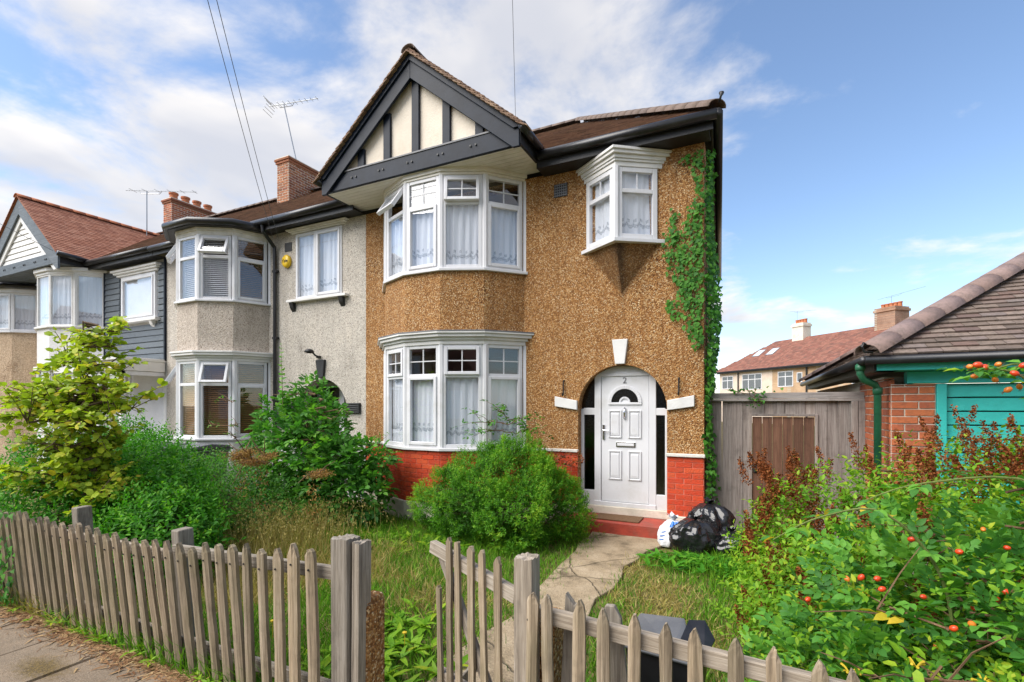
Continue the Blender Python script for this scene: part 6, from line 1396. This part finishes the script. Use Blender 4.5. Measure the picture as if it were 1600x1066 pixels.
# --- overgrown right-hand corner
S6 = thing('spiraea', (.9, -2.3, 0), 'overgrown shrub with brown dried flower plumes in front of the garage', 'shrub')
def plume(C, H, n, wid):
    """brown seed plumes: many tiny flakes around upright axes"""
    k = len(C); t = G_.random((k, n)); ang = G_.uniform(0, 6.28, (k, n)); r = wid * (1 - t * .85) * G_.uniform(.3, 1.0, (k, n)) ; lean = rv(k, .28); lean[:, 2] = 1
    P = C[:, None, :] + lean[:, None, :] * (t * H[:, None])[:, :, None] + np.stack([np.cos(ang) * r, np.sin(ang) * r, G_.normal(0, .01, (k, n))], 2); P = P.reshape(-1, 3); m = len(P)
    L = G_.uniform(.012, .024, m); return P, rv(m) + np.array([0, 0, .4]), nrm(rv(m)), L, L * .8, G_.random(m)
def right_corner():
    lobes = [(.75, -2.3, .6, .75, .7, .66), (1.5, -2.1, .72, .7, .65, .78), (.45, -3.1, .35, .55, .6, .42), (2.2, -2.3, .85, .8, .7, .80), (1.2, -3.0, .62, .75, .6, .68), (.35, -2.0, .35, .5, .5, .42), (2.9, -2.0, .85, .8, .7, .8)]
    p, out = lobed_points(4600, lobes, .5); P, D, N, L, W, Rn = shoot_leaves(p, out, 7, .20, .060, .6, .4, .48, .6); leaves('crown', S6, P, D, N, L, W, Rn, 'leaf_fresh', 'oval', .16, .2)
    rn = random.Random(3); twigs(S6, 'stems', (1.0, -2.4, 0), [tuple(np.array(l[:3]) + G_.uniform(-.6, .7, 3) * np.array(l[3:6])) for l in lobes for _ in range(5)], 'twig', .010, .003, .15, 6, 2, rn)
    q, o2 = lobed_points(420, lobes, .12); q = q[q[:, 2] > .5][:100] + np.array([0, -.03, .05]); q = np.concatenate([q, np.stack([G_.uniform(-.05, .9, 44), G_.uniform(-2.5, -1.5, 44), G_.uniform(.55, 1.22, 44)], 1), np.stack([G_.uniform(1.2, 2.7, 44), G_.uniform(-3.0, -2.0, 44), G_.uniform(1.2, 1.55, 44)], 1)]); P, D, N, L, W, Rn = plume(q, G_.uniform(.16, .30, len(q)), 190, .062); leaves('plumes', S6, P, D, N, L, W, Rn, 'seed_brown', 'small', .2, .1)
    q = np.stack([G_.normal(.25, .28, 34), G_.normal(-2.7, .7, 34), G_.uniform(.2, .62, 34)], 1); P, D, N, L, W, Rn = plume(q, G_.uniform(.12, .24, 34), 180, .07); leaves('low_plumes', S6, P, D, N, L, W, Rn, 'seed_brown', 'small', .2, .1)
right_corner()
S7 = thing('rose_bush', (1.0, -4.0, 0), 'sprawling rose bush with orange-red hips behind the short picket fence', 'rose')
def rose_bush():
    lobes = [(.95, -4.0, .55, .75, .55, .58), (1.6, -3.8, .75, .75, .6, .68), (.45, -4.3, .32, .5, .45, .38), (1.3, -4.45, .55, .6, .4, .52), (2.1, -3.5, .9, .7, .6, .65), (1.0, -3.4, .65, .6, .5, .55)]
    p, out = lobed_points(1900, lobes, .45); n = len(p); D = nrm(out * .8 + np.array([0, 0, .2]) + rv(n, .35)); P, D2, N, L, W, Rn = pinnate(p, D, 3, G_.uniform(.10, .15, n), .058, .58); leaves('crown', S7, P, D2, N, L, W, Rn, 'leaf_rose', 'oval', .14, .22)
    p, out = lobed_points(1500, lobes, .55); P, D, N, L, W, Rn = shoot_leaves(p, out, 6, .2, .05, .4, .4, .5, .6); leaves('undergrowth', S7, P, D, N, L, W, Rn, 'leaf_fresh', 'oval', .15, .2)
    rn = random.Random(6); canes = [tuple(np.array(l[:3]) + G_.uniform(-.5, .9, 3) * np.array(l[3:6])) for l in lobes for _ in range(4)]; twigs(S7, 'canes', (1.1, -4.0, 0), canes, 'twig', .007, .0025, .18, 7, 3, rn)
    # arching canes that reach above the rest
    arch = [[(1.2, -4.2, 0), (1.25, -4.25, 1.0), (1.2, -4.3, 1.65), (1.03, -4.38, 1.94), (.84, -4.42, 1.97)], [(1.5, -4.0, 0), (1.45, -4.1, 1.2), (1.3, -4.15, 1.85), (1.08, -4.25, 2.0), (.90, -4.3, 1.94)], [(.9, -4.1, 0), (.85, -4.15, .9), (.6, -4.2, 1.28), (.32, -4.25, 1.25), (.10, -4.3, 1.12)], [(1.6, -3.9, 0), (1.55, -4., 1.0), (1.2, -4.1, 1.45), (.8, -4.0, 1.42), (.55, -3.95, 1.3)]]
    m = MB(); cl = []
    for a in arch:
        pts = [Vector(q) for q in a]; fine = []
        for i in range(len(pts) - 1):
            p0, p1, p2, p3 = pts[max(0, i - 1)], pts[i], pts[i + 1], pts[min(len(pts) - 1, i + 2)]
            for k in range(5): t = k / 5; fine.append(.5 * ((2 * p1) + (p2 - p0) * t + (2 * p0 - 5 * p1 + 4 * p2 - p3) * t * t + (3 * p1 - p0 - 3 * p2 + p3) * t ** 3))
        fine.append(pts[-1]); m.tube(fine, [.009 - .006 * i / len(fine) for i in range(len(fine))], 6); cl.append(fine)
    m.build('arching_canes', 'stem_green', S7, kind='stuff')
    # the large leaves nearest to the camera, one object each
    one = np.zeros((1, 3)); protos = []
    for w, mat in ((.62, 'leaf_rose'), (.55, 'leaf_rose'), (.68, 'leaf_rose'), (.6, 'leaf_yellow'), (.6, 'leaf_fresh')):
        for q in (.25, .8):
            V, F, r = leaf_arrays(one, np.array([[1., 0, 0]]), np.array([[0, 0, 1.]]), np.array([1.]), np.array([w]), np.array([q]), 'oval', .16, .22)
            me = bpy.data.meshes.new('leaf'); me.from_pydata([tuple(x) for x in V], [], [tuple(int(i) for i in f) for f in F]); a = me.attributes.new('rnd', 'FLOAT', 'POINT'); a.data.foreach_set('value', r.astype(np.float32)); me.materials.append(MATS[mat]); protos.append(me)
    def leaf_at(p, d, size, me):
        d = Vector(d).normalized(); e = Matrix((d, Vector((0, 0, 1)).cross(d).normalized() if abs(d.z) < .95 else Vector((0, 1, 0)), Vector((0, 0, 1)))).transposed()
        q = d.to_track_quat('X', 'Z').to_euler(); q.x += rn.uniform(-.5, .5); piece(me, 'leaf', p, 0, (size,) * 3, S7, rot=q)
    cnt = 0
    for ci, fine in enumerate(cl):
        for i in range(len(fine) // 3, len(fine), 1 if ci < 2 else 2):
            c = fine[i]; d = (fine[min(i + 1, len(fine) - 1)] - fine[i - 1]).normalized(); sd_ = d.cross(Vector((0, 0, 1))).normalized() * rn.choice((-1, 1)); rd = (sd_ + d * .4 + Vector((0, 0, rn.uniform(-.3, .4)))).normalized()
            for k in range(3):
                b = c + rd * (.03 + .03 * k)
                for s in ((-1, 1) if k < 2 else (0,)):
                    dd = rd + (rd.cross(Vector((0, 0, 1))).normalized() * s * 1.2 if s else Vector((0, 0, 0))) + Vector((0, 0, rn.uniform(-.3, .1))); big = .050 if ci < 2 else .066
                    leaf_at(b, dd, big * rn.uniform(.8, 1.2), rn.choice(protos[:6]) if rn.random() < .88 else rn.choice(protos[6:])); cnt += 1
    top = lobed_points(150, lobes, .04)[0]; top = top[(top[:, 2] > .45)][:26]
    for q in top:
        c = Vector(q) + Vector((0, 0, .03)); a0 = rn.uniform(0, 6.28); rd = Vector((math.cos(a0), math.sin(a0), .1)); yel = rn.random() < .14
        for k in range(2):
            for s in (-1, 1):
                leaf_at(c + rd * .05 * k, rd + rd.cross(Vector((0, 0, 1))) * s * 1.1 + Vector((0, 0, rn.uniform(-.2, .15))), rn.uniform(.06, .085), rn.choice(protos[6:8]) if yel else rn.choice(protos[:6]))
        leaf_at(c + rd * .1, rd, rn.uniform(.065, .09), rn.choice(protos[6:8]) if yel else rn.choice(protos[:6]))
    # rose hips
    hb = MB(); hb.lathe([(.0, -.55), (.28, -.48), (.45, -.2), (.5, .05), (.42, .3), (.22, .48), (.12, .55)], (0, 0, 0), 12); me_h = []
    for mat in ('hip_red', 'hip_orange'):
        me = bpy.data.meshes.new('rose_hip'); me.from_pydata(hb.v, [], hb.f); me.polygons.foreach_set('use_smooth', [True] * len(me.polygons)); me.materials.append(MATS[mat]); me_h.append(me)
    sp = MB()
    for ang in range(5): a = ang * 1.2566; sp.tube([(0, 0, .5), (.18 * math.cos(a), .18 * math.sin(a), .8), (.35 * math.cos(a), .35 * math.sin(a), 1.0)], [.05, .04, .01], 4)
    me_s = bpy.data.meshes.new('calyx'); me_s.from_pydata(sp.v, [], sp.f); me_s.materials.append(MATS['twig'])
    spots = [(.845, -4.43, 1.985), (.865, -4.45, 1.99), (.89, -4.44, 1.98), (.87, -4.40, 1.945), (.93, -4.45, 1.99), (.97, -4.48, 1.95), (1.02, -4.42, 1.985), (.985, -4.38, 1.885), (.95, -4.36, 1.93), (1.08, -4.35, 2.03), (1.13, -4.3, 1.99), (1.05, -4.3, 1.90), (1.17, -4.35, 1.95)]
    lows = [tuple(q + np.array([0, -.02, .05])) for q in lobed_points(400, [lobes[3], lobes[1], lobes[0]], .03)[0] if q[2] > .5 and q[1] < -3.9][:34]
    for i, q in enumerate(spots + lows):
        s = rn.uniform(.022, .029) if i < 13 else rn.uniform(.022, .03); e = (rn.uniform(1.2, 2.6), rn.uniform(-.6, .6), rn.uniform(0, 6)); h = piece(rn.choice(me_h), 'rose_hip', q, 0, (s, s, s * 1.15), S7, rot=e)
        c = bpy.data.objects.new('calyx', me_s); COL.objects.link(c); c.parent = h
rose_bush()
HS = thing('honeysuckle', (.75, -4.55, 0), 'honeysuckle with pale yellow flowers twining low in the rose bush', 'honeysuckle')
def honeysuckle():
    rn = random.Random(14); c = np.array([(.62, -4.60, .72), (.85, -4.55, .68), (.72, -4.72, .50), (.50, -4.2, .88), (1.05, -4.72, .52), (.40, -4.5, .6)])
    for q in c:
        m = MB()
        for k in range(7):
            a = rn.uniform(0, 6.28); d = Vector((math.cos(a), math.sin(a), rn.uniform(.1, .9))).normalized(); p = Vector(q); m.tube([p, p + d * .03, p + d * .05 + Vector((0, 0, -.008))], [.003, .004, .006], 5)
        m.build('flower', 'petal_yellow', HS)
    p = np.repeat(c, 9, 0) + rv(54, .06); n = len(p); L = G_.uniform(.045, .07, n); leaves('foliage', HS, p, rv(n), nrm(np.array([0, -.3, 1.]) + rv(n, .3)), L, L * .6, G_.random(n), 'leaf_fresh', 'round', .1, .2)
    twigs(HS, 'stems', (.75, -4.55, 0), [tuple(q) for q in c], 'twig', .006, .003, .1, 6, 2, rn)
honeysuckle()
S8 = thing('weedy_seedlings', (.1, -4.3, 0), 'fern-like light green seedlings between the recycling box and the rose bush', 'weeds')
def seedlings():
    n = 150; p = np.stack([G_.uniform(-.1, .75, n), G_.uniform(-4.85, -3.2, n), G_.uniform(.1, .45, n)], 1); D = nrm(rv(n) * np.array([1, 1, .4]) + np.array([0, -.2, .35])); P, D2, N, L, W, Rn = pinnate(p, D, 7, G_.uniform(.16, .26, n), .042, .35); leaves('crown', S8, P, D2, N, L, W, Rn, 'leaf_fresh', 'small', .1, .1)
    twigs(S8, 'stems', (.3, -4.1, 0), [tuple(q) for q in p[::5]], 'stem_green', .005, .002, .06, 5, 0, random.Random(3))
seedlings()

# --- dead flower stalks
def stalk(x, y, h, lab, seed, heads, mat='dry_stalk'):
    rn = random.Random(seed); e = thing('dead_stalk', (x, y, 0), lab, 'stalk'); tips = [(x + rn.uniform(-.12, .12), y + rn.uniform(-.08, .08), h * rn.uniform(.85, 1.03)) for _ in range(heads)]
    twigs(e, 'stem', (x, y, 0), tips, 'dry_stalk' if False else 'twig', .009, .005, .03, 6, 3, rn); C = np.array(tips); n = 420
    t = G_.normal(0, 1, (len(C), n, 3)) * np.array([.07, .07, .026]); P = (C[:, None, :] + t).reshape(-1, 3); k = len(P); L = G_.uniform(.012, .03, k); leaves('seed_head', e, P, rv(k), nrm(rv(k)), L, L * .5, G_.random(k), mat, 'small', .2, .1)
    Q = np.array([[x + rn.uniform(-.1, .1), y + rn.uniform(-.06, .06), rn.uniform(.25, h * .85)] for _ in range(90)]); L = G_.uniform(.03, .06, 90); leaves('withered_leaves', e, Q, rv(90) + np.array([0, 0, -.5]), nrm(rv(90)), L, L * .4, G_.random(90), 'dry_stalk', 'small', .2, .3)
stalk(-6.25, -2.75, 1.22, 'withered orange-brown flower stalks nearer the wheelie bins', 3, 5); stalk(-5.95, -2.7, 1.15, 'withered orange-brown flower stalks nearer the elder shrub', 4, 4); stalk(-5.2, -2.5, .90, 'small pale dead flower stalk in the dry grass', 5, 2)

# ------------------------------------------------------------------ grass
from mathutils import noise as mno
def grass():
    n = 150000; x = G_.uniform(-9.0, 1.2, n); y = G_.uniform(-5.17, -.25, n)
    keep = ~((x > -1.86 + G_.normal(0, .07, n)) & (x < -1.26 + .9 * np.maximum(0, (y + 1.35)) + G_.normal(0, .08, n)) & (y < -.3))
    keep &= ~((x > -6.1) & (x < -3.2) & (y > -.75)); keep &= ~((x < -7.2) & (y > -2.))
    near = G_.random(n) < np.clip(1.35 - np.hypot(x, y + 7.2) / 8.5, .25, 1.); keep &= near; x, y = x[keep], y[keep]; n = len(x)
    nz = np.array([mno.noise((a * .8, b * .8, .3)) + .5 * mno.noise((a * 2.3, b * 2.3, 1.7)) for a, b in zip(x, y)])
    dry = nz + .55 * np.exp(-((x + 5.2) ** 2 / 2.2 + (y + 2.9) ** 2 / 1.2)) - .35 * np.exp(-((x + 4.2) ** 2 / 1.0 + (y + 1.6) ** 2 / .4)) - .4 * np.exp(-((x + 2.3) ** 2 / .4 + (y + 4.4) ** 2 / .5)) - .45 * np.exp(-((x + .5) ** 2 / .3 + (y + 1.2) ** 2 / .2)) + G_.normal(0, .22, n)
    tall = .07 + .06 * G_.random(n) + .10 * np.exp(-((x + 5.2) ** 2 / 2.5 + (y + 3.) ** 2 / 1.5)) + .09 * np.exp(-((y + 5.05) ** 2) / .02) + .07 * np.exp(-((x + .5) ** 2 / .3 + (y + 1.25) ** 2 / .15))
    tall *= np.where((x > -2.6) & (x < -.4), .72, 1.) * G_.uniform(.5, 1.5, n)
    for nm, sel, mat, lay in (('green_grass', dry < .36, 'grass_green', .35), ('dry_grass', dry >= .36, 'grass_dry', .75)):
        q = np.stack([x, y, np.full(n, -.02)], 1)[sel]; k = len(q); D = nrm(np.array([0, 0, 1.]) + rv(k, lay) * np.array([1, 1, .3])); D[:, 2] = np.abs(D[:, 2]); W = G_.uniform(.004, .009, k)
        o = leaves(nm, None, q, D, nrm(rv(k) * np.array([1, 1, .1])), tall[sel] * (1.15 if lay > .5 else 1.), W, G_.random(k), mat, 'blade', 0, .35); o['label'] = 'green grass of the overgrown front lawn' if lay < .5 else 'dry straw-coloured grass of the overgrown front lawn'; o['category'] = 'grass'
grass()
def seed_grass():
    n = 900; x = G_.normal(-5.3, .55, n); y = G_.normal(-2.9, .45, n); k = (x < -3.9); x, y = x[k], y[k]; n = len(x); h = G_.uniform(.25, .62, n); D = nrm(np.array([0, 0, 1.]) + rv(n, .22)); P = np.stack([x, y, np.zeros(n)], 1)
    V1, F1, r1 = leaf_arrays(P, D, nrm(rv(n) * np.array([1, 1, .1])), h, np.full(n, .006), G_.random(n), 'blade', 0, .18)
    q = np.repeat(P + D * (h * .9)[:, None] - np.array([0, 0, 1.]) * (h * .1)[:, None] * 0, 5, 0) + rv(n * 5, .018); L = G_.uniform(.015, .035, n * 5); V2, F2, r2 = leaf_arrays(q, np.repeat(D, 5, 0) + rv(n * 5, .4), nrm(rv(n * 5)), L, L * .4, G_.random(n * 5), 'small', .1, .1)
    o = tri_mesh('seeding_grass', np.concatenate([V1, V2]), np.concatenate([F1, F2 + len(V1)]), np.concatenate([r1, r2]), 'grass_dry', None, 'stuff'); o['label'] = 'tall dry seeding grass in front of the dark compound-leaved shrub'; o['category'] = 'grass'
seed_grass()
def weeds(lab, cx, cy, sx, sy, n, size, mat='leaf_fresh', h=.03):
    k = n; c = np.stack([G_.normal(cx, sx, k), G_.normal(cy, sy, k), np.full(k, h)], 1); c = np.repeat(c, 7, 0); m = len(c); a = G_.uniform(0, 6.28, m); D = np.stack([np.cos(a), np.sin(a), G_.uniform(.2, 1.1, m)], 1)
    L = G_.uniform(.6, 1.25, m) * size; o = leaves('weeds', None, c, D, nrm(np.array([0, 0, 1.]) + rv(m, .2)), L, L * .30, np.clip(G_.normal(.55, .2, m), 0, 1), mat, 'long', .12, .4); o['label'] = lab; o['category'] = 'weeds'
weeds('broad-leaved dandelion-like weeds beside the gate opening', -2.45, -4.45, .25, .35, 70, .13)
weeds('lush green weeds on the lawn before the bay plinth', -4.1, -1.9, .45, .28, 55, .12)
weeds('lush green tufts at the foot of the rubbish sacks', -.5, -1.25, .32, .16, 60, .14, 'leaf_privet')
weeds('small weeds along the foot of the long picket fence', -4.0, -5.17, 1.1, .05, 40, .055)
m = MB()
for q in ((-2.28, -4.3, .15), (-2.5, -4.55, .13), (-3.3, -4.6, .16)): m.lathe([(.0, .0), (.016, .004), (.017, .012), (.0, .016)], q, 10); m.tube([(q[0], q[1], 0), q], .0025, 5)
tag(m.build('dandelion_flowers', 'petal_yellow', None), 'tiny yellow flowers in the lawn near the gate', 'flowers', kind='stuff')
m_leaf('litter_brown', [(.10, .05, .025), (.20, .10, .05), (.33, .20, .10), (.42, .30, .16)], .1, .9, .1)
def litter():
    n = 3800; x = G_.uniform(-7.6, -2.2, n); y = -5.17 - np.abs(G_.normal(0, .09, n)); P = np.stack([x, y, np.full(n, .006)], 1); a = G_.uniform(0, 6.28, n); D = np.stack([np.cos(a), np.sin(a), G_.normal(0, .06, n)], 1); L = G_.uniform(.02, .11, n); W = np.where(G_.random(n) < .7, .004, .014)
    o = leaves('dry_litter', None, P, D, nrm(np.array([0, 0, 1.]) + rv(n, .15)), L, W, G_.random(n), 'litter_brown', 'blade', 0, .05); o['label'] = 'dry leaf and straw litter along the foot of the long picket fence'; o['category'] = 'litter'
litter()
